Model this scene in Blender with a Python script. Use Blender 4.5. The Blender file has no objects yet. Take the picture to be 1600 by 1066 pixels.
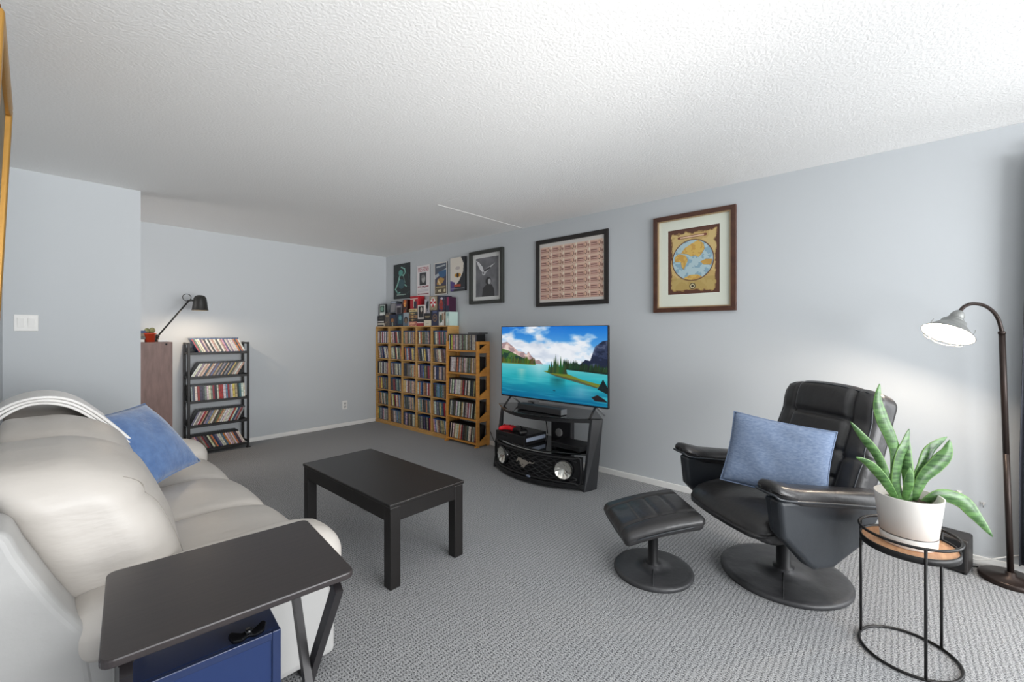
import bpy, bmesh, math, random
import numpy as np
from mathutils import Vector, Matrix
random.seed(7); R = random.Random(11)
S = bpy.context.scene
PI = math.pi
def rad(d): return d*PI/180

# ------------------------------------------------------------------ camera, world, lights, exposure
cd = bpy.data.cameras.new('camera'); cam = bpy.data.objects.new('camera', cd); S.collection.objects.link(cam)
cam.location = (0, 0, 1.287); cam.rotation_euler = (PI/2, 0, rad(-48.1))
cd.sensor_width = 36; cd.lens = 673.5/1600*36; cd.shift_y = -13.5/1600; cd.clip_start = 0.02
S.camera = cam
w = bpy.data.worlds.new('sky'); S.world = w; w.use_nodes = True
bg = w.node_tree.nodes['Background']; bg.inputs[0].default_value = (0.80, 0.90, 1.0, 1); bg.inputs[1].default_value = 0.6
def area(name, loc, rot, sx, sy, power, col):
    l = bpy.data.lights.new(name, 'AREA'); l.shape = 'RECTANGLE'; l.size = sx; l.size_y = sy; l.energy = power; l.color = col
    o = bpy.data.objects.new(name, l); o.location = loc; o.rotation_euler = rot; S.collection.objects.link(o); return o
# daylight entering by the patio door in the right wall and the window of the wall behind the camera, then unseen lamps added as fill
area('patio_daylight', (3.56, -1.70, .98), (rad(76), 0, rad(90)), 1.85, 1.6, 42, (0.96, 0.98, 1.0))
area('rear_daylight', (1.3, -3.32, 1.25), (rad(90), 0, 0), 3.4, 1.7, 165, (0.97, 0.985, 1.0))
area('ceiling_fill', (0.9, -1.1, 0.55), (rad(168), 0, 0), 2.6, 1.2, 6, (1.0, 0.99, 0.97))  # added fill lamp out of view, pointed up to brighten the ceiling
hl = area('alcove_fill', (-0.86, 5.1, 1.15), (rad(76), 0, rad(-90)), 0.9, 1.5, 12, (1.0, 0.98, 0.96)); hl.data.spread = rad(120)  # added fill lamp hidden in the alcove, lifts the far walls
sl = bpy.data.lights.new('far_end_fill', 'SPOT'); sl.energy = 290; sl.spot_size = rad(54); sl.spot_blend = 1; sl.shadow_soft_size = .45; sl.color = (1, .99, .97)  # added fill spot behind the camera, brightens far ceiling and walls
so_ = bpy.data.objects.new('far_end_fill', sl); so_.location = (0.9, -1.7, 1.0); so_.rotation_euler = (Vector((1.3, 3.2, 2.70))-Vector((0.9, -1.7, 1.0))).to_track_quat('-Z', 'Y').to_euler(); S.collection.objects.link(so_)
S.view_settings.view_transform = 'Standard'; S.view_settings.look = 'None'; S.view_settings.gamma = 1
S.view_settings.use_curve_mapping = False
S.view_settings.exposure = 0.40

# ------------------------------------------------------------------ materials
def lin(c):
    o = []
    for v in c[:3]:
        v = v/255; o.append(v/12.92 if v <= .04045 else ((v+.055)/1.055)**2.4)
    return (*o, 1)
def setin(b, k, v):
    if k in b.inputs: b.inputs[k].default_value = v
def M(name, col, rough=.5, metal=0, spec=.5, bump=None, var=None, coat=0, emit=None, sheen=0, stretch=None):
    m = bpy.data.materials.new(name); m.use_nodes = True; nt = m.node_tree; b = nt.nodes['Principled BSDF']
    setin(b, 'Base Color', lin(col)); setin(b, 'Roughness', rough); setin(b, 'Metallic', metal); setin(b, 'Specular IOR Level', spec)
    setin(b, 'Coat Weight', coat); setin(b, 'Sheen Weight', sheen)
    m.diffuse_color = lin(col)
    if emit: setin(b, 'Emission Color', lin(emit[0])); setin(b, 'Emission Strength', emit[1])
    if bump or var:
        tc = nt.nodes.new('ShaderNodeTexCoord'); mp = nt.nodes.new('ShaderNodeMapping')
        if stretch: mp.inputs['Scale'].default_value = stretch
        nt.links.new(tc.outputs['Object'], mp.inputs[0])
    if bump:
        n = nt.nodes.new('ShaderNodeTexNoise'); n.inputs['Scale'].default_value = bump[0]; n.inputs['Detail'].default_value = 4
        bp = nt.nodes.new('ShaderNodeBump'); bp.inputs['Strength'].default_value = bump[1]; bp.inputs['Distance'].default_value = bump[2] if len(bump) > 2 else .01
        nt.links.new(mp.outputs[0], n.inputs['Vector']); nt.links.new(n.outputs[0], bp.inputs['Height']); nt.links.new(bp.outputs[0], b.inputs['Normal'])
    if var:   # (scale, colour2)
        n = nt.nodes.new('ShaderNodeTexNoise'); n.inputs['Scale'].default_value = var[0]; n.inputs['Detail'].default_value = 5
        r = nt.nodes.new('ShaderNodeValToRGB'); r.color_ramp.elements[0].position = .35; r.color_ramp.elements[1].position = .65
        r.color_ramp.elements[0].color = lin(col); r.color_ramp.elements[1].color = lin(var[1])
        nt.links.new(mp.outputs[0], n.inputs['Vector']); nt.links.new(n.outputs[0], r.inputs[0]); nt.links.new(r.outputs[0], b.inputs['Base Color'])
    return m
def IM(name, cv, rough=.5, emit=0, coat=0):
    img = bpy.data.images.new(name, cv.w, cv.h); a = np.ones((cv.h, cv.w, 4), np.float32); a[..., :3] = np.clip(cv.a[::-1], 0, 255)/255
    img.pixels.foreach_set(a.ravel()); img.update(); img.pack()
    m = bpy.data.materials.new(name); m.use_nodes = True; nt = m.node_tree; b = nt.nodes['Principled BSDF']
    t = nt.nodes.new('ShaderNodeTexImage'); t.image = img; t.extension = 'EXTEND'
    setin(b, 'Roughness', rough); setin(b, 'Coat Weight', coat)
    if emit:
        nt.links.new(t.outputs[0], b.inputs['Emission Color']); setin(b, 'Emission Strength', emit); setin(b, 'Base Color', (.004, .004, .004, 1))
    else: nt.links.new(t.outputs[0], b.inputs['Base Color'])
    return m

# ------------------------------------------------------------------ painted canvases (flat print: posters, screen)
class Canvas:
    def __init__(s, w, h, bgc, seed=1):
        s.w, s.h = w, h; s.a = np.ones((h, w, 3))*np.array(bgc, float)
        s.Y, s.X = np.mgrid[0:h, 0:w]; s.X = (s.X+.5)/w; s.Y = (s.Y+.5)/h; s.rs = np.random.RandomState(seed)
    def noise(s, fx, fy, octv=3):
        out = np.zeros((s.h, s.w)); amp = 1; tot = 0
        for k in range(octv):
            nx, ny = max(2, int(fx*2**k)), max(2, int(fy*2**k)); g = s.rs.rand(ny+2, nx+2)
            x = s.X*nx; y = s.Y*ny; i = x.astype(int); j = y.astype(int); u = x-i; v = y-j; u = u*u*(3-2*u); v = v*v*(3-2*v)
            out += amp*(g[j, i]*(1-u)*(1-v)+g[j, i+1]*u*(1-v)+g[j+1, i]*(1-u)*v+g[j+1, i+1]*u*v); tot += amp; amp *= .5
        return out/tot
    def put(s, mask, c, al=1):
        m = (mask*1.0*al)[..., None]; s.a = s.a*(1-m)+np.array(c, float)*m
    def rect(s, x0, y0, x1, y1, c, al=1): s.put((s.X >= x0) & (s.X <= x1) & (s.Y >= y0) & (s.Y <= y1), c, al)
    def ell(s, cx, cy, rx, ry, c, al=1): s.put(((s.X-cx)/rx)**2+((s.Y-cy)/ry)**2 <= 1, c, al)
    def polymask(s, pts):
        m = np.zeros((s.h, s.w), bool); n = len(pts)
        for i in range(n):
            x0, y0 = pts[i]; x1, y1 = pts[(i+1) % n]
            if y0 == y1: continue
            m ^= ((y0 > s.Y) != (y1 > s.Y)) & (s.X < (x1-x0)*(s.Y-y0)/(y1-y0)+x0)
        return m
    def poly(s, pts, c, al=1): s.put(s.polymask(pts), c, al)
    def line(s, pts, wd, c, al=1):
        asp = s.h/s.w
        for (x0, y0), (x1, y1) in zip(pts, pts[1:]):
            dx, dy = x1-x0, (y1-y0)*asp; L = dx*dx+dy*dy+1e-9
            t = np.clip(((s.X-x0)*dx+(s.Y-y0)*asp*dy)/L, 0, 1)
            s.put(np.hypot(s.X-x0-t*dx, (s.Y-y0)*asp-t*dy) <= wd, c, al)
    def grad(s, y0, y1, c0, c1):
        t = np.clip((s.Y-y0)/(y1-y0), 0, 1)[..., None]; m = ((s.Y >= y0) & (s.Y <= y1))[..., None]
        s.a = np.where(m, np.array(c0, float)*(1-t)+np.array(c1, float)*t, s.a)
    FONT = {'M': '10001 11011 10101 10101 10001 10001 10001', 'I': '111 010 010 010 010 010 111', 'S': '01111 10000 10000 01110 00001 00001 11110',
            'N': '10001 11001 11001 10101 10011 10011 10001', 'G': '01110 10001 10000 10111 10001 10001 01110'}
    def text(s, t, x0, y0, x1, y1, c):
        cols = []
        for ch in t:
            rows = [list(map(int, r)) for r in s.FONT[ch].split()]
            cols += [list(k) for k in zip(*rows)]+[[0]*7]
        g = np.array(cols[:-1]).T
        u = ((s.X-x0)/(x1-x0)*g.shape[1]).astype(int); v = ((s.Y-y0)/(y1-y0)*7).astype(int)
        ok = (s.X >= x0) & (s.X < x1) & (s.Y >= y0) & (s.Y < y1)
        s.put(ok & (g[np.clip(v, 0, 6), np.clip(u, 0, g.shape[1]-1)] == 1), c)

# ------------------------------------------------------------------ mesh builder
class MB:
    def __init__(s): s.v = []; s.f = []; s.m = []; s.uv = {}; s.sm = []
    def add(s, vs, fs, m=0, smooth=False):
        o = len(s.v); s.v += [tuple(v) for v in vs]
        for f in fs: s.f.append([o+i for i in f]); s.m.append(m); s.sm.append(smooth)
        return s
    def hexa(s, p, m=0):   # p: 4 bottom (ccw from above) + 4 top
        return s.add(p, [(3, 2, 1, 0), (4, 5, 6, 7), (0, 1, 5, 4), (1, 2, 6, 5), (2, 3, 7, 6), (3, 0, 4, 7)], m)
    def box(s, x0, y0, z0, x1, y1, z1, m=0):
        return s.hexa([(x0, y0, z0), (x1, y0, z0), (x1, y1, z0), (x0, y1, z0), (x0, y0, z1), (x1, y0, z1), (x1, y1, z1), (x0, y1, z1)], m)
    def quad(s, p, m=0):   # p: bl, br, tr, tl with uv
        s.add(p, [(0, 1, 2, 3)], m); s.uv[len(s.f)-1] = [(0, 0), (1, 0), (1, 1), (0, 1)]; return s
    def prism(s, poly, a, b, axis='z', m=0, smooth=False):
        n = len(poly)
        def P(u, v, t): return {'z': (u, v, t), 'y': (u, t, v), 'x': (t, u, v)}[axis]
        ar = sum(poly[i][0]*poly[(i+1) % n][1]-poly[(i+1) % n][0]*poly[i][1] for i in range(n))
        if (ar < 0) != (axis == 'y'): poly = poly[::-1]
        vs = [P(u, v, a) for u, v in poly]+[P(u, v, b) for u, v in poly]
        s.add(vs, [tuple(range(n))[::-1], tuple(range(n, 2*n))], m)
        o = len(s.v)-2*n
        for i in range(n):
            j = (i+1) % n; s.f.append([o+i, o+j, o+n+j, o+n+i]); s.m.append(m); s.sm.append(smooth)
        return s
    def tube(s, pts, r, n=8, m=0, closed=False, cap=True, flat=1.0, up=None):
        pts = [Vector(p) for p in pts]; N = len(pts); rr = r if isinstance(r, (list, tuple)) else [r]*N
        rings = []; prev = None
        for i, p in enumerate(pts):
            a = pts[(i-1) % N] if (closed or i > 0) else p; b = pts[(i+1) % N] if (closed or i < N-1) else p
            t = (b-a).normalized()
            if prev is None:
                u = Vector(up) if up else (Vector((0, 0, 1)) if abs(t.z) < .9 else Vector((1, 0, 0)))
            else: u = prev
            u = (u-t*u.dot(t)).normalized(); prev = u; w_ = t.cross(u)
            rings.append([p+u*(rr[i]*flat*math.cos(2*PI*k/n))+w_*(rr[i]*math.sin(2*PI*k/n)) for k in range(n)])
        vs = [q for g in rings for q in g]; fs = []
        for i in range(N if closed else N-1):
            j = (i+1) % N
            for k in range(n): l = (k+1) % n; fs.append((i*n+k, i*n+l, j*n+l, j*n+k))
        s.add(vs, fs, m, True)
        if not closed and cap:
            o = len(s.v)-len(vs)
            s.f.append([o+k for k in range(n)][::-1]); s.m.append(m); s.sm.append(False)
            s.f.append([o+(N-1)*n+k for k in range(n)]); s.m.append(m); s.sm.append(False)
        return s
    def lathe(s, prof, n=32, m=0, mat=None, smooth=True, sx=1, sy=1, caps=True):
        vs = []; fs = []
        for r, z in prof: vs += [(r*sx*math.cos(2*PI*k/n), r*sy*math.sin(2*PI*k/n), z) for k in range(n)]
        for i in range(len(prof)-1):
            for k in range(n): l = (k+1) % n; fs.append((i*n+k, i*n+l, (i+1)*n+l, (i+1)*n+k))
        if caps and prof[0][0] > 1e-4: fs.append(tuple(range(n))[::-1])
        if caps and prof[-1][0] > 1e-4: o = (len(prof)-1)*n; fs.append(tuple(range(o, o+n)))
        if mat is not None: vs = [mat @ Vector(v) for v in vs]
        return s.add(vs, fs, m, smooth)
    def soft(s, c, sz, r, n=10, fn=None, m=0, mat=None):   # rounded box, n segments an edge, optional deform fn(x,y,z,u,v,w)
        idx = {}; vs = []; fs = []
        h = [k/2 for k in sz]; inn = [max(0, k-r) for k in h]
        def mp(t): return math.sin(t*1.25)/math.sin(1.25)
        def vid(p):
            k = tuple(round(q, 5) for q in p)
            if k not in idx:
                q = [mp(p[i])*h[i] for i in range(3)]; cl = [max(-inn[i], min(inn[i], q[i])) for i in range(3)]
                d = Vector([q[i]-cl[i] for i in range(3)])
                if d.length > 1e-9: d = d.normalized()*r
                x = [cl[i]+d[i] for i in range(3)]
                if fn: x = fn(x[0], x[1], x[2], x[0]/h[0], x[1]/h[1], x[2]/h[2])
                x = Vector((x[0]+c[0], x[1]+c[1], x[2]+c[2]))
                if mat is not None: x = mat @ x
                idx[k] = len(vs); vs.append(x)
            return idx[k]
        g = [-1+2*i/n for i in range(n+1)]
        for ax in range(3):
            for sg in (-1, 1):
                for i in range(n):
                    for j in range(n):
                        def pt(a, b):
                            p = [0, 0, 0]; p[ax] = sg; p[(ax+1) % 3] = g[a]; p[(ax+2) % 3] = g[b]; return p
                        q = [vid(pt(i, j)), vid(pt(i+1, j)), vid(pt(i+1, j+1)), vid(pt(i, j+1))]
                        fs.append(tuple(q if sg > 0 else q[::-1]))
        return s.add(vs, fs, m, True)
    def mesh(s, name, mats):
        me = bpy.data.meshes.new(name); me.from_pydata(s.v, [], s.f)
        for mt in (mats if isinstance(mats, (list, tuple)) else [mats]): me.materials.append(mt)
        me.polygons.foreach_set('material_index', s.m); me.polygons.foreach_set('use_smooth', s.sm)
        if s.uv:
            l = me.uv_layers.new(name='UVMap')
            for fi, uv in s.uv.items():
                for li, q in zip(me.polygons[fi].loop_indices, uv): l.data[li].uv = q
        me.update(); return me
    def build(s, name, mats, parent=None, bevel=0, seg=2, subd=0):
        o = bpy.data.objects.new(name, s.mesh(name, mats)); S.collection.objects.link(o)
        if parent is not None: o.parent = parent
        if bevel:
            b = o.modifiers.new('bevel', 'BEVEL'); b.width = bevel; b.segments = seg; b.limit_method = 'ANGLE'; b.angle_limit = rad(40)
            b.harden_normals = False
        if subd: d = o.modifiers.new('sub', 'SUBSURF'); d.levels = subd; d.render_levels = subd
        return o
def softpt(c, sz, r, p, fn=None, mat=None):   # the point of a soft() surface at cube parameter p
    h = [k/2 for k in sz]; q = [p[i]*h[i] for i in range(3)]; cl = [max(-(h[i]-r), min(h[i]-r, q[i])) for i in range(3)]
    d = Vector([q[i]-cl[i] for i in range(3)]); d = d.normalized()*r if d.length > 1e-9 else d
    x = [cl[i]+d[i] for i in range(3)]
    if fn: x = fn(x[0], x[1], x[2], x[0]/h[0], x[1]/h[1], x[2]/h[2])
    x = Vector((x[0]+c[0], x[1]+c[1], x[2]+c[2])); return mat @ x if mat is not None else x
def loop4(a, n=8):   # points round a square of half side a
    e = [-a+2*a*k/n for k in range(n)]
    return [(t, -a) for t in e]+[(a, t) for t in e]+[(-t, a) for t in e]+[(-a, -t) for t in e]
def tag(o, label, cat, group=None):
    o['label'] = label; o['category'] = cat
    if group: o['group'] = group
    return o
def thing(name, label, cat, loc=(0, 0, 0), rz=0, group=None):
    o = bpy.data.objects.new(name, None); S.collection.objects.link(o); o.location = loc; o.rotation_euler = (0, 0, rad(rz)); o.empty_display_size = .1
    return tag(o, label, cat, group)
def struct(o): o['kind'] = 'structure'; return o
def smoothpath(pts, k=8, closed=False):   # Catmull-Rom
    P = [Vector(p) for p in pts]; n = len(P); out = []
    for i in range(n if closed else n-1):
        if closed: a, b, c, d = P[(i-1) % n], P[i], P[(i+1) % n], P[(i+2) % n]
        else: a, b, c, d = P[max(i-1, 0)], P[i], P[i+1], P[min(i+2, n-1)]
        for j in range(k):
            t = j/k; out.append(.5*((2*b)+(c-a)*t+(2*a-5*b+4*c-d)*t*t+(3*b-a-3*c+d)*t**3))
    if not closed: out.append(P[-1])
    return out
def axis_mat(loc, z):   # local +z along z
    return Matrix.Translation(loc) @ Vector(z).to_track_quat('Z', 'Y').to_matrix().to_4x4()

# ------------------------------------------------------------------ shared materials
WALL = M('wall_paint', (195, 199, 202), .75, bump=(180, .06, .004))
CEIL = M('ceiling_texture', (244, 243, 241), .9, bump=(80, .28, .009))
WHITE = M('white_trim', (235, 234, 231), .5)
BLACK = M('black_satin', (22, 22, 24), .45)
BLKG = M('black_gloss', (14, 14, 16), .18)
BLKM = M('black_metal', (30, 29, 29), .4, metal=.3)
CHROME = M('chrome', (225, 225, 228), .16, metal=1)
def carpet():
    m = bpy.data.materials.new('loop_carpet'); m.use_nodes = True; nt = m.node_tree; b = nt.nodes['Principled BSDF']; N = nt.nodes.new; L = nt.links.new
    tc = N('ShaderNodeTexCoord'); mp = N('ShaderNodeMapping'); mp.inputs['Scale'].default_value = (86, 50, 1)
    v = N('ShaderNodeTexVoronoi'); v.inputs['Scale'].default_value = 1; v.inputs['Randomness'].default_value = .30; v.voronoi_dimensions = '2D'
    L(tc.outputs['Object'], mp.inputs[0]); L(mp.outputs[0], v.inputs['Vector'])
    n = N('ShaderNodeTexNoise'); n.inputs['Scale'].default_value = 210; n.inputs['Detail'].default_value = 3; L(tc.outputs['Object'], n.inputs['Vector'])
    r2 = N('ShaderNodeValToRGB'); r2.color_ramp.elements[0].position = .38; r2.color_ramp.elements[0].color = lin((118, 119, 121)); r2.color_ramp.elements[1].position = .62; r2.color_ramp.elements[1].color = lin((190, 191, 192))
    L(n.outputs[0], r2.inputs[0])
    r = N('ShaderNodeValToRGB'); r.color_ramp.elements[0].position = .10; r.color_ramp.elements[0].color = (.34, .34, .35, 1); r.color_ramp.elements[1].position = .30; r.color_ramp.elements[1].color = (1, 1, 1, 1)
    L(v.outputs['Distance'], r.inputs[0])
    mx = N('ShaderNodeMix'); mx.data_type = 'RGBA'; mx.blend_type = 'MULTIPLY'; mx.inputs[0].default_value = 1
    L(r2.outputs[0], mx.inputs[6]); L(r.outputs[0], mx.inputs[7]); L(mx.outputs[2], b.inputs['Base Color'])
    bp = N('ShaderNodeBump'); bp.inputs['Strength'].default_value = .6; bp.inputs['Distance'].default_value = .004
    L(r.outputs[0], bp.inputs['Height']); L(bp.outputs[0], b.inputs['Normal']); setin(b, 'Roughness', .95); setin(b, 'Specular IOR Level', .1)
    return m
CARPET = carpet()

# ------------------------------------------------------------------ room shell
XR, YB, YN, XL, H = 3.51, 5.66, 4.45, -.13, 2.40
YR = -3.4
struct(MB().box(-3.1, YR-.1, -.05, XR+.1, YB+.1, 0).build('floor', CARPET))
struct(MB().box(-3.1, YR-.1, H, XR+.1, YB+.1, H+.06).build('ceiling', CEIL))
m = MB()   # right wall with the patio door opening behind the curtain
for a in ((XR, -.72, 0, XR+.1, YB+.1, H), (XR, -2.70, 2.12, XR+.1, -.72, H), (XR, YR, 0, XR+.1, -2.70, H)): m.box(*a)
struct(m.build('wall_right', WALL))
struct(MB().box(-.9, YB, 0, XR, YB+.1, H).build('wall_back', WALL))
struct(MB().box(-3.0, YN, 0, .575, YN+.12, H).build('wall_partition', WALL))
struct(MB().box(-1.0, YN+.12, 0, -.9, YB, H).build('wall_alcove', WALL))
struct(MB().box(XL-.11, .75, 0, XL, YN, H).build('wall_left', WALL))
struct(MB().box(-3.1, YR-.1, 0, -3.0, YN+.12, H).build('wall_dining', WALL))
m = MB()
for a in ((-3.0, YR-.1, 0, XR, YR, .35), (-3.0, YR-.1, 2.12, XR, YR, H), (-3.0, YR-.1, .35, -.45, YR, 2.12), (3.05, YR-.1, .35, XR, YR, 2.12)): m.box(*a)
struct(m.build('wall_rear', WALL))
t = .05; m = MB()
for a in ((-.45, .35, 3.05, .35+t), (-.45, 2.12-t, 3.05, 2.12), (-.45, .35, -.45+t, 2.12), (3.05-t, .35, 3.05, 2.12), (1.275, .35, 1.325, 2.12)): m.box(a[0], YR-.08, a[1], a[2], YR-.02, a[3])
struct(m.build('window_1', WHITE)); m = MB()
for a in ((-2.70, 0, -.72, t), (-2.70, 2.12-t, -.72, 2.12), (-2.70, 0, -2.70+t, 2.12), (-.72-t, 0, -.72, 2.12), (-1.735, 0, -1.685, 2.12)): m.box(XR+.02, a[0], a[1], XR+.08, a[2], a[3])
struct(m.build('door_1', WHITE))
struct(MB().box(XR-.013, -.72, 0, XR, YB, .05).build('baseboard_right', WHITE, bevel=.004))
struct(MB().box(-.9, YB-.013, 0, XR-.013, YB, .05).build('baseboard_back', WHITE, bevel=.004))
struct(MB().box(XL, YN-.013, 0, .575, YN, .05).build('baseboard_partition', WHITE, bevel=.004))
# shallow ridge where two sheets of the ceiling meet
m = MB(); m.prism([(2.36, 3.0), (XR, 3.0), (XR, 2.985), (2.36, 2.985)], H-.0022, H+.001); m.prism([(2.352, 3.0), (2.36, 3.0), (2.345, 2.2), (2.341, 2.2)], H-.0016, H+.001)
struct(m.build('trim_1', CEIL))

# light switch, outlet
t = thing('light_switch', 'white double rocker light switch on the grey partition wall', 'light switch', (-.025, YN, 1.352))
MB().box(-.056, -.006, -.056, .056, 0, .056).build('plate', WHITE, t, bevel=.003)
for x in (-.024, .024): MB().prism([(-.006, -.033), (-.014, .033), (-.006, .033)], x-.016, x+.016, 'x').build('rocker', WHITE, t, bevel=.001)
t = thing('wall_outlet', 'white wall outlet low on the far grey wall', 'outlet', (2.87, YB, .29))
MB().box(-.036, -.006, -.058, .036, 0, .058).build('plate', WHITE, t, bevel=.003)
GREYP = M('socket_grey', (190, 190, 190), .5)
for z in (-.022, .022): MB().lathe([(.016, 0), (.016, .003), (0, .003)], 16, mat=Matrix.Translation((0, -.006, z)) @ Matrix.Rotation(PI/2, 4, 'X')).build('socket', GREYP, t)

# ------------------------------------------------------------------ sofa
LEA = M('cream_leather', (198, 192, 185), .42, bump=(7, .22, .03), stretch=(.5, 1.2, 1.8))
LSEAM = M('leather_seam', (150, 144, 136), .6)
LEA2 = M('cream_leather_base', (176, 175, 173), .45, bump=(25, .1, .01))
sofa = thing('sofa', 'cream leather three-seat sofa along the left wall', 'sofa', (.35, 2.66, 0))
SY0, SY1 = 1.60, 3.72; oy = 2.66
def loc(x, y, z): return (x-.35, y-oy, z)
MB().box(-.47+.02, SY0-oy+.01, .06, .43, SY1-oy-.01, .30).build('frame', LEA2, sofa, bevel=.02, seg=3)
prof = [(-.11, .06), (-.115, .76), (-.085, .805), (-.04, .80), (-.012, .73), (.045, .60), (.10, .50), (.15, .06)]
prof2 = [(p.x, p.y) for p in smoothpath([(x-.35, z, 0) for x, z in prof[1:7]], 6)]
MB().prism([(prof[0][0]-.35, prof[0][1])]+prof2+[(prof[7][0]-.35, prof[7][1])], SY0-oy, SY1-oy, 'y', smooth=True).build('back_frame', LEA2, sofa, bevel=.022, seg=4)
def seatfn(x, y, z, u, v, w_):
    if w_ > 0: z += .030*(1-u*u)*(1-v*v) - .012*max(0, abs(v)-.75)*4*w_
    if u > .3: z -= .035*((u-.3)/.7)**2
    x += .012*(1-v*v)*max(u, 0)
    return x, y, z
def creases(n, amp, seed):
    q = random.Random(seed); L = [(q.uniform(-1, 1), q.uniform(-1, 1), q.uniform(0, PI), q.uniform(1.6, 3.2), q.uniform(0, 6)) for _ in range(n)]
    def f(u, v):
        s = 0
        for a, b, th, fr, ph in L:
            d = ((u-a)*math.cos(th)+(v-b)*math.sin(th)); e = -(u-a)*math.sin(th)+(v-b)*math.cos(th)
            s += math.exp(-(d*fr*1.8)**2-(e*1.6)**2)
        return amp*s
    return f
for k in range(3):
    y0 = 1.80+k*.573; cr = creases(5, -.006, k+3)
    def fn(x, y, z, u, v, w_, cr=cr):
        x, y, z = seatfn(x, y, z, u, v, w_)
        if w_ > .3: z += cr(u, v)
        return x, y, z
    MB().soft(loc(.485, y0+.2865, .365), (.63, .575, .20), .055, 18, fn).build('seat_cushion', LEA, sofa)
def backfn(cr, k):
    def f(x, y, z, u, v, w_):
        # cushion leans back; puffed face, rounded crown that rolls over the frame
        b = (1-v*v)*(1-.55*w_*w_)
        x += .040*b*(1 if u > 0 else .3)+ (.012*math.sin(v*2.5+k))*max(0, u)
        x -= .17*max(0, w_*.5+.5)**1.3
        if w_ > .45: x -= .05*((w_-.45)/.55)**2
        z += .03*(1-v*v)*(w_ > 0)*w_ - .02*abs(v)**3*(w_+1)/2
        if u > 0: x += max(0, u)**2*(cr(v, w_)-.020*math.exp(-((w_-.36+.10*v)/.09)**2)*max(0, -v-.05)-.010*math.exp(-((w_+.5+.1*v)/.10)**2)*max(0, .5-abs(v)))
        return x, y, z
    return f
for k in range(3):
    y0 = 1.80+k*.573
    ex_ = .07 if k == 0 else 0
    cc, cz, bf = loc(.215, y0+.2865-ex_/2, .665), (.30, .585+ex_, .47), backfn(creases(5, -.006, 40+k), k)
    cu = MB().soft(cc, cz, .10, 24, bf).build('back_cushion', LEA, sofa)
    for sd in (-1, 1):
        ps = smoothpath([(1, sd*.66, -.90), (1, sd*.66, -.5), (1, sd*.66, -.1), (1, sd*.67, .25), (1, sd*.72, .55), (1, sd*.82, .78)], 8)
        MB().tube([softpt(cc, cz, .10, q, bf) for q in ps], .0014, 6).build('piping', LSEAM, cu)
for s_, yc in ((-1, SY0+.10), (1, SY1-.10)):
    a = MB(); a.box(-.36+.02, yc-oy-.095, .06, .415, yc-oy+.095, .44)
    a.build('arm', LEA2, sofa, bevel=.03, seg=3)
    def fn(x, y, z, u, v, w_):
        if u > .4: z -= .05*((u-.4)/.6)**2; y *= 1+.10*(u-.4)
        if u < -.7: z -= .02
        z += .018*(1-v*v)*(w_ > 0)
        return x, y, z
    MB().soft(loc(.435, yc, .475), (.76, .235, .155), .074, 16, fn).build('arm_pad', LEA, sofa)
for x in (.0, .70):
    for y in (SY0+.09, SY1-.09): MB().box(x-.03-.35, y-oy-.035, 0, x+.035-.35, y-oy+.035, .065).build('foot', BLACK, sofa, bevel=.005)
# seams: thin raised piping on cushions and end panel
m = MB(); m.tube([loc(.15, SY0-.001, .44), loc(.15, SY0-.001, .08)], .003, 6)
m.build('piping', LEA2, sofa)

# folded throw over the sofa back
t = thing('throw_blanket', 'folded white throw draped over the sofa back beside the blue pillow', 'blanket', (.03, 2.99, .9))
path = [(-.125, .62), (-.13, .80), (-.10, .90), (-.03, .955), (.05, .965), (.13, .93), (.22, .84), (.31, .725), (.365, .635)]
WOOL = M('white_fleece', (238, 236, 233), .95, bump=(300, .4, .004), sheen=.2)
for j, off in enumerate((0, .013, .026)):
    pp = smoothpath([(x, z, 0) for x, z in path], 5); vs = []; n = len(pp)
    for i, p in enumerate(pp):
        a = pp[max(i-1, 0)]; b = pp[min(i+1, n-1)]; tn = (b-a).normalized(); nx, nz = -tn.y, tn.x
        wob = .012*math.sin(i*.5+j)
        for q in (0, 1): 
            for yy in (-.17+wob+.006*j, .17-.01*j+wob): vs.append((p.x+nx*(off+q*.0115)-.03, yy, p.y+nz*(off+q*.0115)-.9))
    fs = []
    for i in range(n-1):
        a = i*4; b = a+4
        fs += [(a, b, b+1, a+1), (a+2, a+3, b+3, b+2), (a, a+2, b+2, b), (a+1, b+1, b+3, a+3)]
    fs += [(0, 1, 3, 2), ((n-1)*4, (n-1)*4+2, (n-1)*4+3, (n-1)*4+1)]
    MB().add(vs, fs, 0, False).build('fold', WOOL, t, bevel=.004)

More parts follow.
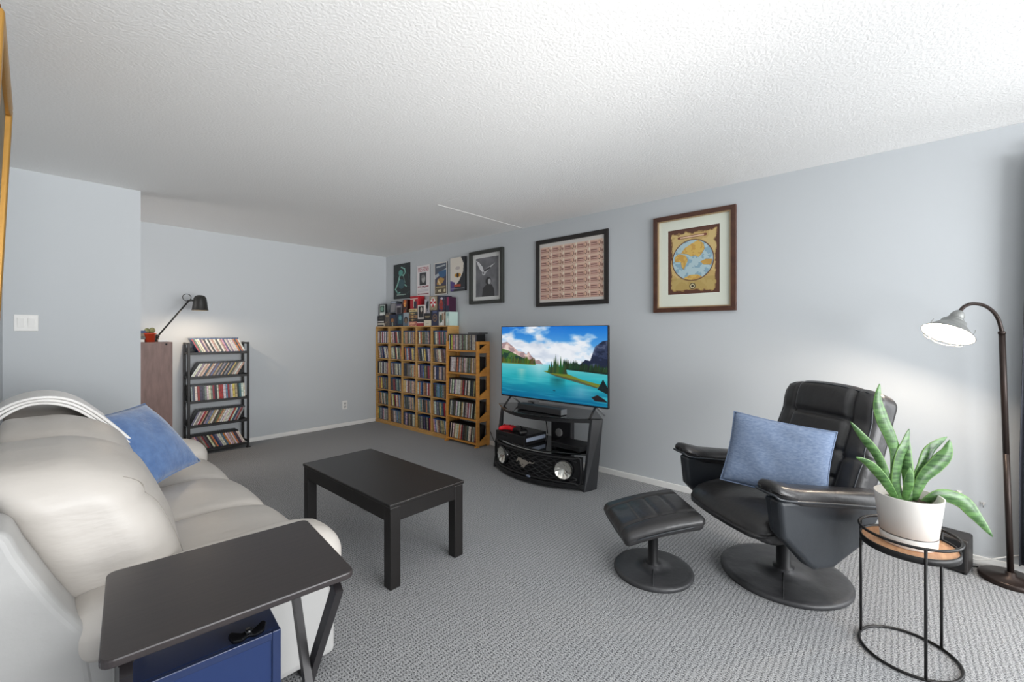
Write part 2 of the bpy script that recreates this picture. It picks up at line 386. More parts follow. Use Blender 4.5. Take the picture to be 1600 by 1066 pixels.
# ------------------------------------------------------------------ pillows
def pillow(name, w_, h_, th, mat, label, M4, seed, pinch=.07, sag=0):
    n = 26; q = random.Random(seed); cr = creases(7, .10, seed); vs = []; fs = []; idx = {}
    for sgn in (1, -1):
        for i in range(n+1):
            for j in range(n+1):
                u = -1+2*i/n; v = -1+2*j/n; edge = i in (0, n) or j in (0, n)
                if edge and sgn < 0: idx[(sgn, i, j)] = idx[(1, i, j)]; continue
                hh = th/2*(max(0, (1-abs(u)**2.6)*(1-abs(v)**2.6)))**.55*(1-cr(u, v))
                x = w_/2*u*(1-pinch*(1-v*v)); y = h_/2*v*(1-pinch*(1-u*u)) - sag*(1-u*u)*(v > 0)*v
                vs.append(M4 @ Vector((x, y, sgn*hh))); idx[(sgn, i, j)] = len(vs)-1
        for i in range(n):
            for j in range(n):
                f = [idx[(sgn, i, j)], idx[(sgn, i+1, j)], idx[(sgn, i+1, j+1)], idx[(sgn, i, j+1)]]
                fs.append(f if sgn > 0 else f[::-1])
    ctr = M4.translation.copy(); vs = [v-ctr for v in vs]
    t = thing(name, label, 'pillow', ctr)
    MB().add(vs, fs, 0, True).build('cover', mat, t)
    ed = [(-1+2*k/10, -1) for k in range(10)]+[(1, -1+2*k/10) for k in range(10)]+[(1-2*k/10, 1) for k in range(10)]+[(-1, 1-2*k/10) for k in range(10)]
    pts = [M4 @ Vector((w_/2*u*(1-pinch*(1-v*v)), h_/2*v*(1-pinch*(1-u*u))-sag*(1-u*u)*(v > 0)*v, 0))-ctr for u, v in ed]
    MB().tube(pts, .004, 6, closed=True).build('seam', mat, t)
    return t
def frame_mat(c, ex, ey):
    ex = Vector(ex).normalized(); ey = Vector(ey); ey = (ey-ex*ey.dot(ex)).normalized(); ez = ex.cross(ey)
    m = Matrix((ex, ey, ez)).transposed().to_4x4(); m.translation = c; return m
BLUEV = M('blue_velvet', (76, 108, 158), .85, bump=(60, .35, .01), var=(22, (98, 130, 178)), sheen=.5)
pillow('throw_pillow', .45, .45, .16, BLUEV, 'plush blue velvet pillow leaning on the sofa back', frame_mat((.40, 2.965, .70), (.295, .345, .01), (-.19, .217, .34)), 5, .05)

# ------------------------------------------------------------------ coffee table
ESP = M('espresso_wood', (26, 23, 22), .38, bump=(90, .05, .003), stretch=(1, 8, 1))
t = thing('coffee_table', 'black-brown rectangular wooden coffee table on the carpet before the sofa', 'table', (1.43, 2.39, 0))
MB().box(-.245, -.515, .41, .245, .515, .43).build('table_top', ESP, t, bevel=.005)
for x in (-.21, .21): 
    for y in (-.48, .48): MB().box(x-.03, y-.03, 0, x+.03, y+.03, .41).build('leg', ESP, t, bevel=.004)
for x in (-.228, .228): MB().box(x-.009, -.45, .335, x+.009, .45, .41).build('apron', ESP, t)
for y in (-.498, .498): MB().box(-.18, y-.009, .335, .18, y+.009, .41).build('apron', ESP, t)

# ------------------------------------------------------------------ tray table and box beneath it
TRAY = M('dark_tray_wood', (52, 46, 46), .33, var=(9, (44, 39, 40)), stretch=(1, 14, 1), bump=(120, .03, .002))
TLEG = M('dark_tray_leg', (34, 31, 33), .35)
t = thing('tray_table', 'dark folding tray table with crossed legs beside the near sofa arm', 'table', (.35, 1.303, 0), -6.5)
rr = []
for cx, cy, a0 in ((.245-.022, .21-.022, 0), (-.245+.022, .21-.022, 90), (-.245+.022, -.21+.022, 180), (.245-.022, -.21+.022, 270)):
    rr += [(cx+.022*math.cos(rad(a0+k*18)), cy+.022*math.sin(rad(a0+k*18))) for k in range(6)]
MB().prism(rr, .642, .66).build('tray', TRAY, t, bevel=.004)
for x in (-.205, .205):
    MB().box(x-.012, -.17, .618, x+.012, .17, .642).build('cleat', TLEG, t)
    for s_, dx in ((1, .0), (-1, -.022 if x > 0 else .022)):
        y0, y1 = s_*.195, -s_*.195; xx = x+dx+(.0 if x > 0 else 0)
        d = Vector((0, y1-y0, .63)).normalized(); nrm = Vector((0, d.z, -d.y))*.016
        a = Vector((xx, y0, 0)); b = Vector((xx, y1, .625)); e = Vector((.010, 0, 0))
        MB().hexa([a-e-nrm, a+e-nrm, a+e+nrm, a-e+nrm, b-e-nrm, b+e-nrm, b+e+nrm, b-e+nrm]).build('leg', TLEG, t)
MB().tube([(-.205, .14, .12), (.183, .14, .12)], .008, 8).build('stretcher', TLEG, t)
NAVY = M('navy_laminate', (34, 48, 84), .32, bump=(200, .04, .002))
NAVY2 = M('navy_panel', (32, 50, 92), .28)
t = thing('storage_box', 'navy blue storage box standing on the floor under the tray table', 'box', (.30, 1.335, 0), -6.5)
m = MB(); m.box(-.145, -.125, 0, .145, .125, .525); m.build('body', NAVY, t, bevel=.004)
for a in ((-.145, -.137, 0, -.125, -.125, .525), (.125, -.137, 0, .145, -.125, .525), (-.125, -.137, .505, .125, -.125, .525), (-.125, -.137, 0, .125, -.125, .02)): MB().box(*a).build('frame', NAVY, t, bevel=.002)
MB().box(-.125, -.131, .02, .125, -.125, .505).build('front_panel', NAVY2, t)
h = MB(); wing = [(0, .012), (.012, .006), (.035, .02), (.042, .012), (.034, -.008), (.015, -.012), (0, -.006), (-.015, -.012), (-.034, -.008), (-.042, .012), (-.035, .02), (-.012, .006)]
hd = MB().prism(wing, .002, .016).build('handle', BLKG, t, bevel=.004); hd.location = (.075, -.115, .525); hd.rotation_euler = (rad(25), 0, 0)
MB().lathe([(.008, .016), (.008, .024), (0, .027)], 12).build('knob', BLKG, hd)

# ------------------------------------------------------------------ bookcase with film cases (right wall, far corner)
PINE = M('oak_veneer', (201, 158, 95), .5, var=(6, (186, 141, 80)), stretch=(1, 1, 9), bump=(150, .05, .003))
PINE2 = M('honey_pine', (214, 150, 68), .42, var=(5, (198, 134, 58)), stretch=(1, 1, 8), bump=(150, .05, .003), coat=.1)
BW, BD, BT = 1.62, .175, 1.37
bc = thing('media_bookcase', 'light oak cube bookcase full of film cases in the far corner', 'bookcase', (3.335, 5.645, 0), -90)
for x in (0, BW-.016): MB().box(x, 0, 0, x+.016, BD, BT).build('side_panel', PINE, bc, bevel=.0015)
MB().box(.016, .005, BT-.016, BW-.016, BD, BT).build('top_panel', PINE, bc, bevel=.0015)
MB().box(.016, BD-.005, .045, BW-.016, BD-.001, BT-.016).build('back_panel', PINE, bc)
MB().box(-.0, -.008, 0, BW, .012, .032).build('plinth', PINE, bc, bevel=.002)
CW = (BW-.016)/5; RH = (BT-.016-.045)/6
for c in range(1, 5): MB().box(c*CW-.004, .002, .03, c*CW+.018, BD-.006, BT-.016).build('divider', PINE, bc, bevel=.001)
for c in range(5):
    for r in range(6): MB().box(c*CW+.0185, .004, .032+r*RH, (c+1)*CW-.0045, BD-.006, .045+r*RH).build('shelf', PINE, bc)
COLS = [('white', (214, 208, 198), 22), ('black', (30, 29, 32), 11), ('grey', (134, 132, 132), 14), ('navy', (48, 56, 82), 7), ('red', (158, 42, 44), 5), ('tan', (184, 160, 128), 13),
        ('brown', (112, 88, 74), 9), ('pink', (196, 160, 158), 5), ('purple', (100, 84, 112), 3), ('teal', (88, 124, 130), 4), ('orange', (200, 122, 70), 4), ('yellow', (206, 186, 96), 2), ('green', (92, 108, 84), 3), ('charcoal', (70, 68, 70), 10), ('blue', (98, 128, 168), 4)]
def pick(bias=None):
    L = [c for c in COLS for _ in range(c[2]*(bias.get(c[0], 1) if bias else 1))]
    return R.choice(L)
def spine_mat():
    m = bpy.data.materials.new('printed_spine'); m.use_nodes = True; nt = m.node_tree; b = nt.nodes['Principled BSDF']; N = nt.nodes.new; L = nt.links.new
    oi = N('ShaderNodeObjectInfo'); tc = N('ShaderNodeTexCoord'); mp = N('ShaderNodeMapping'); mp.inputs['Scale'].default_value = (.25, .25, 7)
    L(tc.outputs['Generated'], mp.inputs[0])
    ad = N('ShaderNodeVectorMath'); ad.operation = 'ADD'; cb = N('ShaderNodeCombineXYZ'); mu = N('ShaderNodeMath'); mu.operation = 'MULTIPLY'; mu.inputs[1].default_value = 91
    L(oi.outputs['Random'], mu.inputs[0]); L(mu.outputs[0], cb.inputs[2]); L(mu.outputs[0], cb.inputs[0]); L(mp.outputs[0], ad.inputs[0]); L(cb.outputs[0], ad.inputs[1])
    n = N('ShaderNodeTexNoise'); n.inputs['Scale'].default_value = 1.3; n.inputs['Detail'].default_value = 0; L(ad.outputs[0], n.inputs['Vector'])
    r = N('ShaderNodeValToRGB'); r.color_ramp.interpolation = 'CONSTANT'
    e = r.color_ramp.elements; e[0].position = 0; e[0].color = (.12, .12, .12, 1); e[1].position = .36; e[1].color = (.5, .5, .5, 1); k = e.new(.62); k.color = (.88, .86, .82, 1)
    L(n.outputs[0], r.inputs[0])
    mx = N('ShaderNodeMix'); mx.data_type = 'RGBA'; mx.blend_type = 'OVERLAY'; mx.inputs[0].default_value = .5; L(oi.outputs['Color'], mx.inputs[6]); L(r.outputs[0], mx.inputs[7]); L(mx.outputs[2], b.inputs['Base Color'])
    setin(b, 'Roughness', .3); return m
SPINE = spine_mat(); BLUESH = M('blue_case_plastic', (30, 66, 112), .25); BLKSH = M('black_case_plastic', (20, 20, 22), .3)
def case_mesh(name, h, d, shell):   # unit width: scaled per copy
    m = MB(); m.box(-.5, .001, 0, .5, d, h, 0); m.box(-.47, 0, .004, .47, .0009, h-.012, 1); return m.mesh(name, [shell, SPINE])
def put_case(name, me, cat, label, group, col, mtx, width):
    o = bpy.data.objects.new(name, me); S.collection.objects.link(o)
    o.matrix_world = mtx @ Matrix.Diagonal((width, 1, 1, 1)); o.color = lin(col); return tag(o, label, cat, group)
ORD = ['first', 'second', 'third', 'fourth', 'fifth', 'sixth', 'seventh', 'eighth', 'ninth', 'tenth', 'eleventh', 'twelfth', 'thirteenth', 'fourteenth', 'fifteenth', 'sixteenth', 'seventeenth', 'eighteenth', 'nineteenth', 'twentieth',
       'twenty-first', 'twenty-second', 'twenty-third', 'twenty-fourth', 'twenty-fifth', 'twenty-sixth', 'twenty-seventh', 'twenty-eighth']
def fill_row(base, x0, x1, z, y, n, h, lean, wmin, wmax, name, me, cat, where, group, bias=None, filler=.93):
    ws = [R.uniform(wmin, wmax) for _ in range(n)]; a = rad(lean); room = (x1-x0)-h*abs(math.sin(a))*1.0-.002
    k = room*filler/sum(w_/math.cos(a) for w_ in ws); ws = [w_*k for w_ in ws]
    x = x0+.002+(h*math.sin(-a) if a < 0 else 0)
    for i, w_ in enumerate(ws):
        cn, col, _ = pick(bias); step = w_/math.cos(a)
        dz = w_*.5*abs(math.sin(a))
        # lean is a turn about local y; a < 0 tips the top to the left
        px = x+step/2
        mt = base @ Matrix.Translation((px, y+R.uniform(0, .006), z+.0005+dz)) @ Matrix.Rotation(a, 4, 'Y')
        col = [min(255, max(0, c+R.uniform(-14, 14))) for c in col]
        put_case(name, me, cat, '%s %s, %s from the left %s' % (cn, cat, ORD[i], where), group, col, mt, w_*.96)
        x += step+.0004
FC = case_mesh('film_case', .172, .135, BLUESH)
bcm = Matrix.Translation((3.335, 5.645, 0)) @ Matrix.Rotation(rad(-90), 4, 'Z')
ROWN = ['top row', 'second row', 'third row', 'fourth row', 'fifth row', 'bottom row']; COLN = ['first', 'second', 'third', 'fourth', 'last']
LEAN = [[0, -8, 0, -3, -4], [-14, -9, -5, -8, -10], [0, -4, 0, -3, 0], [-5, -5, 0, 0, -2], [-9, -7, -6, -4, -4], [0, -6, 0, -4, -9]]
for r in range(6):
    for c in range(5):
        fill_row(bcm, c*CW+.0185, (c+1)*CW-.0045, .045+(5-r)*RH, .018, 10, .172, LEAN[r][c], .7, 1.3, 'film_case', FC, 'film case',
                 'in the %s cube, %s, oak bookcase' % (COLN[c], ROWN[r]), 'film cases in the oak bookcase')

# ------------------------------------------------------------------ boxed sets and books on top of the bookcase
GRP = 'boxed sets and books on the oak bookcase'
def boxset(name, label, cat, x0, x1, z0, z1, y, d, body, front=None, tilt=0, art=None):
    # front: Canvas painter; body colour; standing on the bookcase top, front towards the room
    x0 *= .945; x1 *= .945
    t = thing(name, label, cat, bcm @ Vector(((x0+x1)/2, y, BT+z0)), -90, GRP)
    if tilt: t.rotation_euler = (rad(tilt), 0, rad(-90))
    W = (x1-x0)/2-.001; hh = z1-z0
    MB().box(-W, 0, 0, W, d, hh).build('case_body', M(name+'_body', body, .35), t, bevel=.0015)
    cv = Canvas(40, max(16, int(40*hh/(2*W))), body, len(bpy.data.objects)); art(cv)
    q = MB().quad([(-W*.96, -.0012, .003), (W*.96, -.0012, .003), (W*.96, -.0012, hh-.003), (-W*.96, -.0012, hh-.003)]); q.box(-W*.96, -.001, .003, W*.96, .0005, hh-.003, 0)
    q.uv.update({}); q.build('cover_print', IM(name+'_cover', cv, .35), t)
def A(*ops):
    def f(c):
        for o in ops: getattr(c, o[0])(*o[1:])
    return f
def speck(c0, seed=3, th=.6):
    def f(c):
        n = c.noise(6, 9, 2); c.put(n > th, c0, .8)
    return f
def chain(*fs):
    def f(c):
        for g in fs: g(c)
    return f
# lower tier (standing on the bookcase top), then the pieces standing on them
boxset('book', 'black and tan book lying lowest in the stack at the bookcase corner', 'book', -.0, .175, 0, .05, .03, .13, (205, 196, 180), art=A(('rect', 0, .5, 1, .8, (40, 36, 36))))
boxset('book', 'white-backed book lying second in the stack at the bookcase corner', 'book', -.0, .175, .05, .085, .03, .13, (70, 60, 56), art=A(('rect', 0, .1, 1, .6, (226, 222, 214))))
boxset('boxed_set', 'black boxed set lying atop the flat books at the bookcase corner', 'boxed set', -.0, .18, .085, .155, .03, .13, (24, 24, 26), art=A(('rect', .1, .4, .8, .6, (90, 84, 72))))
boxset('boxed_set', 'white-framed case with a dark green face propped on the corner stack', 'boxed set', .017, .20, .155, .322, .04, .03, (34, 38, 38), art=A(('rect', .12, .04, .92, .96, (206, 214, 206)), ('rect', .2, .12, .84, .7, (44, 70, 60)), ('ell', .5, .4, .24, .2, (120, 158, 140)), ('rect', .1, .8, .6, .97, (230, 230, 226))))
boxset('boxed_set', 'dull brown boxed set beside the corner stack of books', 'boxed set', .188, .328, 0, .185, .035, .13, (84, 76, 70), art=chain(speck((130, 110, 88)), A(('rect', .2, .1, .8, .25, (150, 130, 100)))))
boxset('boxed_set', 'dark blue boxed set with an orange figure in the front row', 'boxed set', .332, .49, 0, .166, .03, .13, (30, 42, 72), art=A(('rect', .1, .3, .9, .95, (58, 50, 52)), ('ell', .45, .5, .22, .18, (168, 110, 58)), ('rect', .4, .7, .58, .98, (170, 178, 156))))
boxset('boxed_set', 'grey boxed set leaning back behind the dark blue one', 'boxed set', .287, .445, .186, .36, .055, .09, (78, 82, 92), tilt=-6, art=A(('rect', .12, .2, .88, .92, (142, 138, 140)), ('rect', .1, .04, .9, .14, (176, 184, 196))))
boxset('boxed_set', 'grey and purple boxed set standing on the teal one', 'boxed set', .455, .60, .177, .306, .05, .11, (128, 120, 124), art=A(('rect', .25, .35, 1, 1, (40, 26, 36)), ('rect', .1, 0, 1, .12, (62, 48, 96)), ('rect', .3, .2, .9, .32, (190, 186, 196))))
boxset('boxed_set', 'dark teal boxed set in the front row by the blue one', 'boxed set', .50, .68, 0, .176, .03, .13, (22, 34, 54), art=A(('rect', .3, .1, .95, .9, (36, 84, 98)), ('ell', .6, .35, .2, .2, (110, 160, 166)), ('rect', .3, .8, .9, .9, (28, 40, 78))))
boxset('boxed_set', 'grey boxed set with a dark arch drawn on its front', 'boxed set', .685, .815, 0, .182, .03, .13, (158, 168, 176), art=A(('ell', .5, .62, .42, .34, (50, 48, 50)), ('rect', .1, .66, .9, 1, (96, 110, 124)), ('ell', .5, .62, .26, .2, (128, 104, 84))))
boxset('boxed_set', 'black boxed set with orange flames in the upper row', 'boxed set', .64, .745, .183, .365, .05, .11, (46, 20, 16), art=chain(A(('ell', .5, .3, .34, .28, (222, 120, 40)), ('ell', .5, .4, .2, .16, (250, 206, 110)), ('rect', 0, .7, 1, 1, (34, 30, 22))), speck((190, 70, 24))))
boxset('boxed_set', 'pink and gold boxed set lying at the bottom of the gold stack', 'boxed set', .82, 1.0, 0, .06, .03, .13, (186, 110, 100), art=chain(A(('rect', .1, .2, .9, .4, (224, 150, 130))), speck((240, 196, 150))))
for i, (a, b, c) in enumerate((((26, 28, 34), (120, 96, 60), 'black boxed set with a gold stripe lying in the gold stack'), ((150, 112, 74), (60, 40, 30), 'bronze boxed set lying in the gold stack'), ((34, 40, 44), (170, 150, 100), 'dark green boxed set lying in the gold stack'), ((214, 196, 150), (150, 120, 80), 'pale gold boxed set lying topmost in the gold stack'))):
    boxset('boxed_set', c, 'boxed set', .82, 1.0, .06+i*.042, .102+i*.042, .03, .13, a, art=A(('rect', .1, .3, .9, .7, b), ('ell', .5, .5, .16, .34, (200, 170, 110))))
boxset('boxed_set', 'tall red boxed set with a white stripe at the top of the pile', 'boxed set', .805, .99, .23, .40, .06, .11, (178, 32, 42), art=A(('rect', 0, .17, 1, .24, (232, 226, 220)), ('rect', .4, .26, .66, .9, (210, 190, 170)), ('rect', .5, .4, .85, 1, (42, 40, 60))))
boxset('boxed_set', 'dark boxed set with a red base under the portrait case', 'boxed set', 1.012, 1.165, 0, .09, .03, .13, (40, 34, 38), art=A(('rect', 0, .45, 1, .6, (220, 200, 196)), ('rect', 0, .6, 1, 1, (166, 34, 40))))
boxset('boxed_set', 'white-edged black case with a pale portrait on the pile', 'boxed set', 1.02, 1.165, .09, .272, .035, .03, (226, 214, 206), art=A(('rect', .12, .07, .98, .9, (24, 20, 20)), ('ell', .6, .32, .16, .17, (212, 204, 192)), ('rect', .5, .5, .7, .62, (80, 50, 40))))
boxset('boxed_set', 'cream boxed set lying flat under a black one', 'boxed set', 1.17, 1.325, 0, .073, .03, .13, (226, 218, 196), art=A(('rect', .2, .3, .8, .36, (170, 160, 140)), ('rect', .3, .55, .7, .6, (170, 160, 140))))
boxset('boxed_set', 'black boxed set with gold lettering lying on the cream one', 'boxed set', 1.17, 1.33, .073, .16, .03, .13, (22, 20, 22), art=A(('rect', .12, .4, .85, .5, (168, 150, 110)), ('rect', .2, .6, .75, .68, (140, 120, 84)), ('rect', .1, .2, .9, .26, (90, 80, 62))))
boxset('boxed_set', 'pale grey boxed set with a dark figure in the upper row', 'boxed set', 1.12, 1.25, .161, .345, .075, .09, (186, 186, 194), art=A(('ell', .5, .42, .2, .3, (40, 46, 50)), ('rect', .46, .6, .6, .85, (70, 74, 80)), ('ell', .62, .22, .1, .14, (24, 26, 28))))
def octa(c):
    c.put(np.ones_like(c.X), (170, 152, 120)); c.put(c.noise(5, 8) > .55, (120, 104, 86), .6)
    asp = c.h/c.w; th = np.arctan2((c.Y-.45)*asp, c.X-.5); r = np.hypot(c.X-.5, (c.Y-.45)*asp)
    k = np.floor((th/(2*PI)+1.0625)*8).astype(int) % 2
    c.put((r < .38) & (k == 0), (196, 24, 34)); c.put((r < .38) & (k == 1), (240, 238, 236)); c.put(r < .06, (240, 238, 236))
    c.ell(.5, .12, .3, .07, (210, 200, 190))
boxset('boxed_set', 'tan boxed set with a red and white octagon emblem', 'boxed set', 1.262, 1.425, .195, .375, .05, .11, (120, 104, 84), art=octa)
boxset('boxed_set', 'navy boxed set with a bronze wheel under the octagon one', 'boxed set', 1.335, 1.485, 0, .194, .03, .13, (34, 40, 72), art=A(('ell', .5, .5, .34, .26, (120, 92, 70)), ('ell', .5, .5, .22, .17, (44, 44, 66)), ('ell', .5, .5, .08, .06, (160, 120, 80)), ('rect', .2, .06, .8, .14, (90, 100, 140))))
boxset('boxed_set', 'dark boxed set with a red figure in the upper row', 'boxed set', 1.45, 1.59, .172, .37, .05, .11, (36, 36, 62), art=chain(A(('ell', .45, .62, .34, .36, (152, 46, 36)), ('rect', .3, .2, .6, .45, (186, 70, 50)), ('ell', .55, .16, .2, .08, (200, 190, 200))), speck((70, 70, 110), 4, .66)))
boxset('boxed_set', 'maroon boxed set standing at the right end of the upper row', 'boxed set', 1.60, 1.675, .17, .35, .05, .11, (62, 24, 52), art=A(('rect', .5, 0, .9, .6, (158, 34, 84)), ('rect', 0, .6, 1, 1, (30, 26, 60))))
boxset('boxed_set', 'white boxed set with a dark green picture in the front row', 'boxed set', 1.49, 1.60, 0, .171, .03, .13, (220, 218, 208), art=A(('ell', .4, .5, .3, .32, (70, 92, 80)), ('rect', .6, .1, .95, .6, (160, 130, 100)), ('ell', .55, .88, .2, .1, (236, 236, 232))))
boxset('boxed_set', 'narrow brown case between the white and mint boxed sets', 'boxed set', 1.601, 1.63, 0, .165, .03, .13, (120, 86, 60), art=A(('rect', .2, .2, .8, .5, (180, 150, 110))))
boxset('boxed_set', 'pale mint boxed set at the right end of the front row', 'boxed set', 1.631, 1.71, 0, .168, .03, .13, (196, 220, 212), art=A(('rect', .2, .1, .8, .3, (150, 184, 180)), ('rect', .3, .5, .7, .8, (222, 236, 230))))

# ------------------------------------------------------------------ honey pine rack with DVD cases
RX = .535; RD = .205; RT = 1.185
rk = thing('wooden_rack', 'honey pine open rack of film discs beside the oak bookcase', 'rack', (3.295, 4.015, 0), -90)
RZ = [.045, .308, .562, .822, 1.082]
for x in (.0, RX-.02):
    sd = MB().box(x, 0, 0, x+.02, .045, RT).build('side_frame', PINE2, rk, bevel=.004)
    MB().box(x, RD-.045, 0, x+.02, RD, RT).build('upright', PINE2, sd, bevel=.004)
    MB().box(x+.001, .045, RT-.035, x+.019, RD-.045, RT).build('top_rail', PINE2, sd)
    for z in RZ:
        MB().box(x+.001, .045, z-.03, x+.019, RD-.045, z+.008).build('rail', PINE2, sd)
        MB().prism([(.045, z+.008), (RD-.045, z+.008), (RD-.045, z+.075)], x+.002, x+.018, 'x').build('gusset', PINE2, sd)
    MB().box(x-.003, -.02, 0, x+.023, .03, .018).build('foot', PINE2, sd, bevel=.004)
for z in RZ:
    sh = MB().box(.021, .01, z-.018, RX-.021, .03, z).build('shelf', PINE2, rk)
    for y in (.06, .105, .15): MB().box(.021, y-.014, z-.016, RX-.021, y+.014, z-.0005).build('slat', PINE2, sh)
rkm = Matrix.Translation((3.295, 4.015, 0)) @ Matrix.Rotation(rad(-90), 4, 'Z')
DV = case_mesh('dvd_case', .185, .135, BLKSH)
bias = dict(white=2, black=2, navy=0, blue=0, charcoal=2, teal=0)
for r, (z, ln) in enumerate(zip(RZ[::-1], (0, 4, 5, 6, 7))):
    fill_row(rkm, .022, RX-.022, z, .022, 22, .185, ln, .8, 1.2, 'dvd_case', DV, 'DVD case', 'on the %s shelf of the honey pine rack' % ['top', 'second', 'third', 'fourth', 'bottom'][r], 'DVD cases in the honey pine rack', bias, .97)
# one case lying flat over the top row
put_case('dvd_case', DV, 'DVD case', 'black DVD case lying flat across the top row of the pine rack', 'DVD cases in the honey pine rack', (30, 30, 32), rkm @ Matrix.Translation((.385, .02, RZ[4]+.196)) @ Matrix.Rotation(rad(90), 4, 'Y') @ Matrix.Translation((0, 0, -.02)), .015)

# ------------------------------------------------------------------ black rack on the far wall
bk = thing('black_rack', 'tall black metal disc rack against the far grey wall', 'rack', (1.07, 5.43, 0))
BX = .565; BDp = .20
for x in (.0, BX-.022):
    MB().box(x, 0, 0, x+.022, .022, 1.18).build('post', BLKM, bk, bevel=.003)
    MB().box(x, BDp-.022, 0, x+.022, BDp, 1.18).build('post', BLKM, bk, bevel=.003)
    for z in (.06, .30, .555, .81, 1.06, 1.16): MB().box(x+.004, .022, z, x+.018, BDp-.022, z+.018).build('side_rail', BLKM, bk)
    MB().box(x-.008, -.02, 0, x+.03, .03, .012).build('foot', BLKM, bk, bevel=.003)
KZ = [.055, .315, .568, .820, 1.074]
for z in KZ:
    sh = MB().box(.022, .002, z-.022, BX-.022, .012, z+.004).build('shelf_rail', BLKM, bk)
    MB().box(.022, .012, z-.006, BX-.022, BDp-.03, z).build('shelf', BLKM, bk)
    MB().box(.022, BDp-.03, z-.006, BX-.022, BDp-.02, z+.05).build('back_rail', BLKM, bk)
bkm = Matrix.Translation((1.07, 5.43, 0))
DC = case_mesh('disc_case', .165, .132, BLUESH); DC2 = case_mesh('disc_case', .165, .132, BLKSH)
bias2 = dict(white=2, grey=2, orange=2, red=2, teal=1, navy=1)
for r, (z, ln) in enumerate(zip(KZ[::-1], (-26, 30, -3, 26, -26))):
    fill_row(bkm, .024, BX-.024, z, .014, 26, .165, ln, .7, 1.3, 'disc_case', DC if r == 0 else DC2, 'disc case', 'on the %s shelf of the black rack' % ['top', 'second', 'third', 'fourth', 'bottom'][r], 'disc cases in the black rack', bias2 if r != 4 else None, .955)

# ------------------------------------------------------------------ dark wood cabinet in the alcove with lamp, cactus, books
WALN = M('walnut_laminate', (122, 92, 84), .5, var=(7, (104, 76, 68)), stretch=(6, 1, 1), bump=(60, .03, .002))
cb = thing('wood_cabinet', 'reddish brown laminate cabinet in the alcove behind the partition', 'cabinet', (.52, 5.27, 0))
m = MB(); m.box(-.36, -.36, 0, .335, -.342, 1.20); m.build('end_panel', WALN, cb, bevel=.002)
MB().box(-.36, -.342, 0, .335, .37, 1.185).build('body', WALN, cb)
MB().box(-.36, -.342, 1.185, .335, .37, 1.20).build('cabinet_top', WALN, cb, bevel=.002)
for x in (.06, .29): MB().lathe([(.008, 0), (.008, .002), (0, .003)], 10, mat=Matrix.Translation((x, -.36, 1.18)) @ Matrix.Rotation(PI/2, 4, 'X')).build('screw_cap', BLACK, cb)
RED = M('terracotta_red', (186, 62, 34), .4); CACT = M('cactus_green', (96, 116, 70), .7, var=(60, (150, 140, 100)), bump=(120, .5, .01)); SOIL = M('potting_soil', (58, 44, 34), .95, bump=(90, .8, .02))
t = thing('potted_cactus', 'small green cactus in a red-orange pot on the brown cabinet', 'plant', (.705, 4.98, 1.20))
MB().lathe([(.0, 0), (.034, 0), (.043, .07), (.047, .07), (.047, .083), (.041, .083), (.041, .074), (0, .074)], 24).build('pot', RED, t)
MB().lathe([(.040, .0745), (.03, .078), (0, .079)], 16).build('soil', SOIL, t)
for x, y, r in ((-.018, .004, .019), (.016, -.006, .021), (.004, .018, .016)):
    pr = [(r*math.sin(PI*k/8), .08+r*1.2*(1-math.cos(PI*k/8))) for k in range(9)]
    n = 20; v = []
    cm = MB(); cm.lathe(pr, n, mat=Matrix.Translation((x, y, 0))); cm.v = [(x+(vx-x)*(1+.09*(k % 2)), y+(vy-y)*(1+.09*(k % 2)), vz) for k, (vx, vy, vz) in enumerate(cm.v)]
    cm.build('cactus_stem', CACT, t)
GB = 'books on the brown cabinet'
for i, (c, n_) in enumerate((((214, 210, 204), 'white'), ((70, 74, 70), 'dark grey'), ((120, 104, 84), 'brown'), ((46, 70, 110), 'navy blue'))):
    t = thing('book', '%s book lying %s in the stack behind the potted cactus' % (n_, ['lowest', 'second', 'third', 'topmost'][i]), 'book', (.60, 5.06, 1.20+i*.026), 4*i-5, GB)
    MB().box(-.075, -.10, .0, .075, .10, .0255).build('cover', M('book_cover', c, .5), t, bevel=.002); MB().box(-.0752, -.096, .003, .07, .1005, .0225).build('pages', WHITE, t)
t = thing('paper_pad', 'small white pad lying by the lamp foot on the brown cabinet', 'paper', (.80, 5.02, 1.20)); MB().box(-.035, -.03, 0, .035, .03, .022).build('sheets', WHITE, t, bevel=.001)
LMP = M('lamp_black', (38, 38, 36), .45)
t = thing('desk_lamp', 'black desk lamp with a bell shade on a slanted arm', 'lamp', (.79, 5.2, 1.20))
MB().lathe([(.0, 0), (.045, 0), (.045, .012), (.014, .018), (.012, .05), (0, .05)], 24).build('base', LMP, t)
MB().tube([(0, 0, .045), (.245, 0, .40)], .0075, 10).build('arm', LMP, t)
j = MB().lathe([(0, -.018), (.016, -.018), (.016, .018), (0, .018)], 14, mat=axis_mat((.0, 0, .052), (0, 1, 0))).build('joint', LMP, t)
MB().tube([(.235, 0, .395), (.262, 0, .405), (.30, 0, .40)], .009, 8).build('neck', LMP, t)
MB().tube([(.228+.034*math.cos(2*PI*k/20), 0, .43+.034*math.sin(2*PI*k/20)) for k in range(20)], .0035, 6, closed=True).build('cord_loop', LMP, t)
sh = [(.0, .155), (.02, .154), (.04, .145), (.052, .125), (.058, .09), (.063, .045), (.068, .008), (.071, 0), (.068, .001), (.064, .010), (.055, .09), (.038, .138), (0, .150)]
MB().lathe(sh, 32, mat=Matrix.Translation((.335, 0, .305))).build('shade', LMP, t)
GLOW = M('bulb_glow', (255, 225, 180), .4, emit=((255, 214, 160), 10))
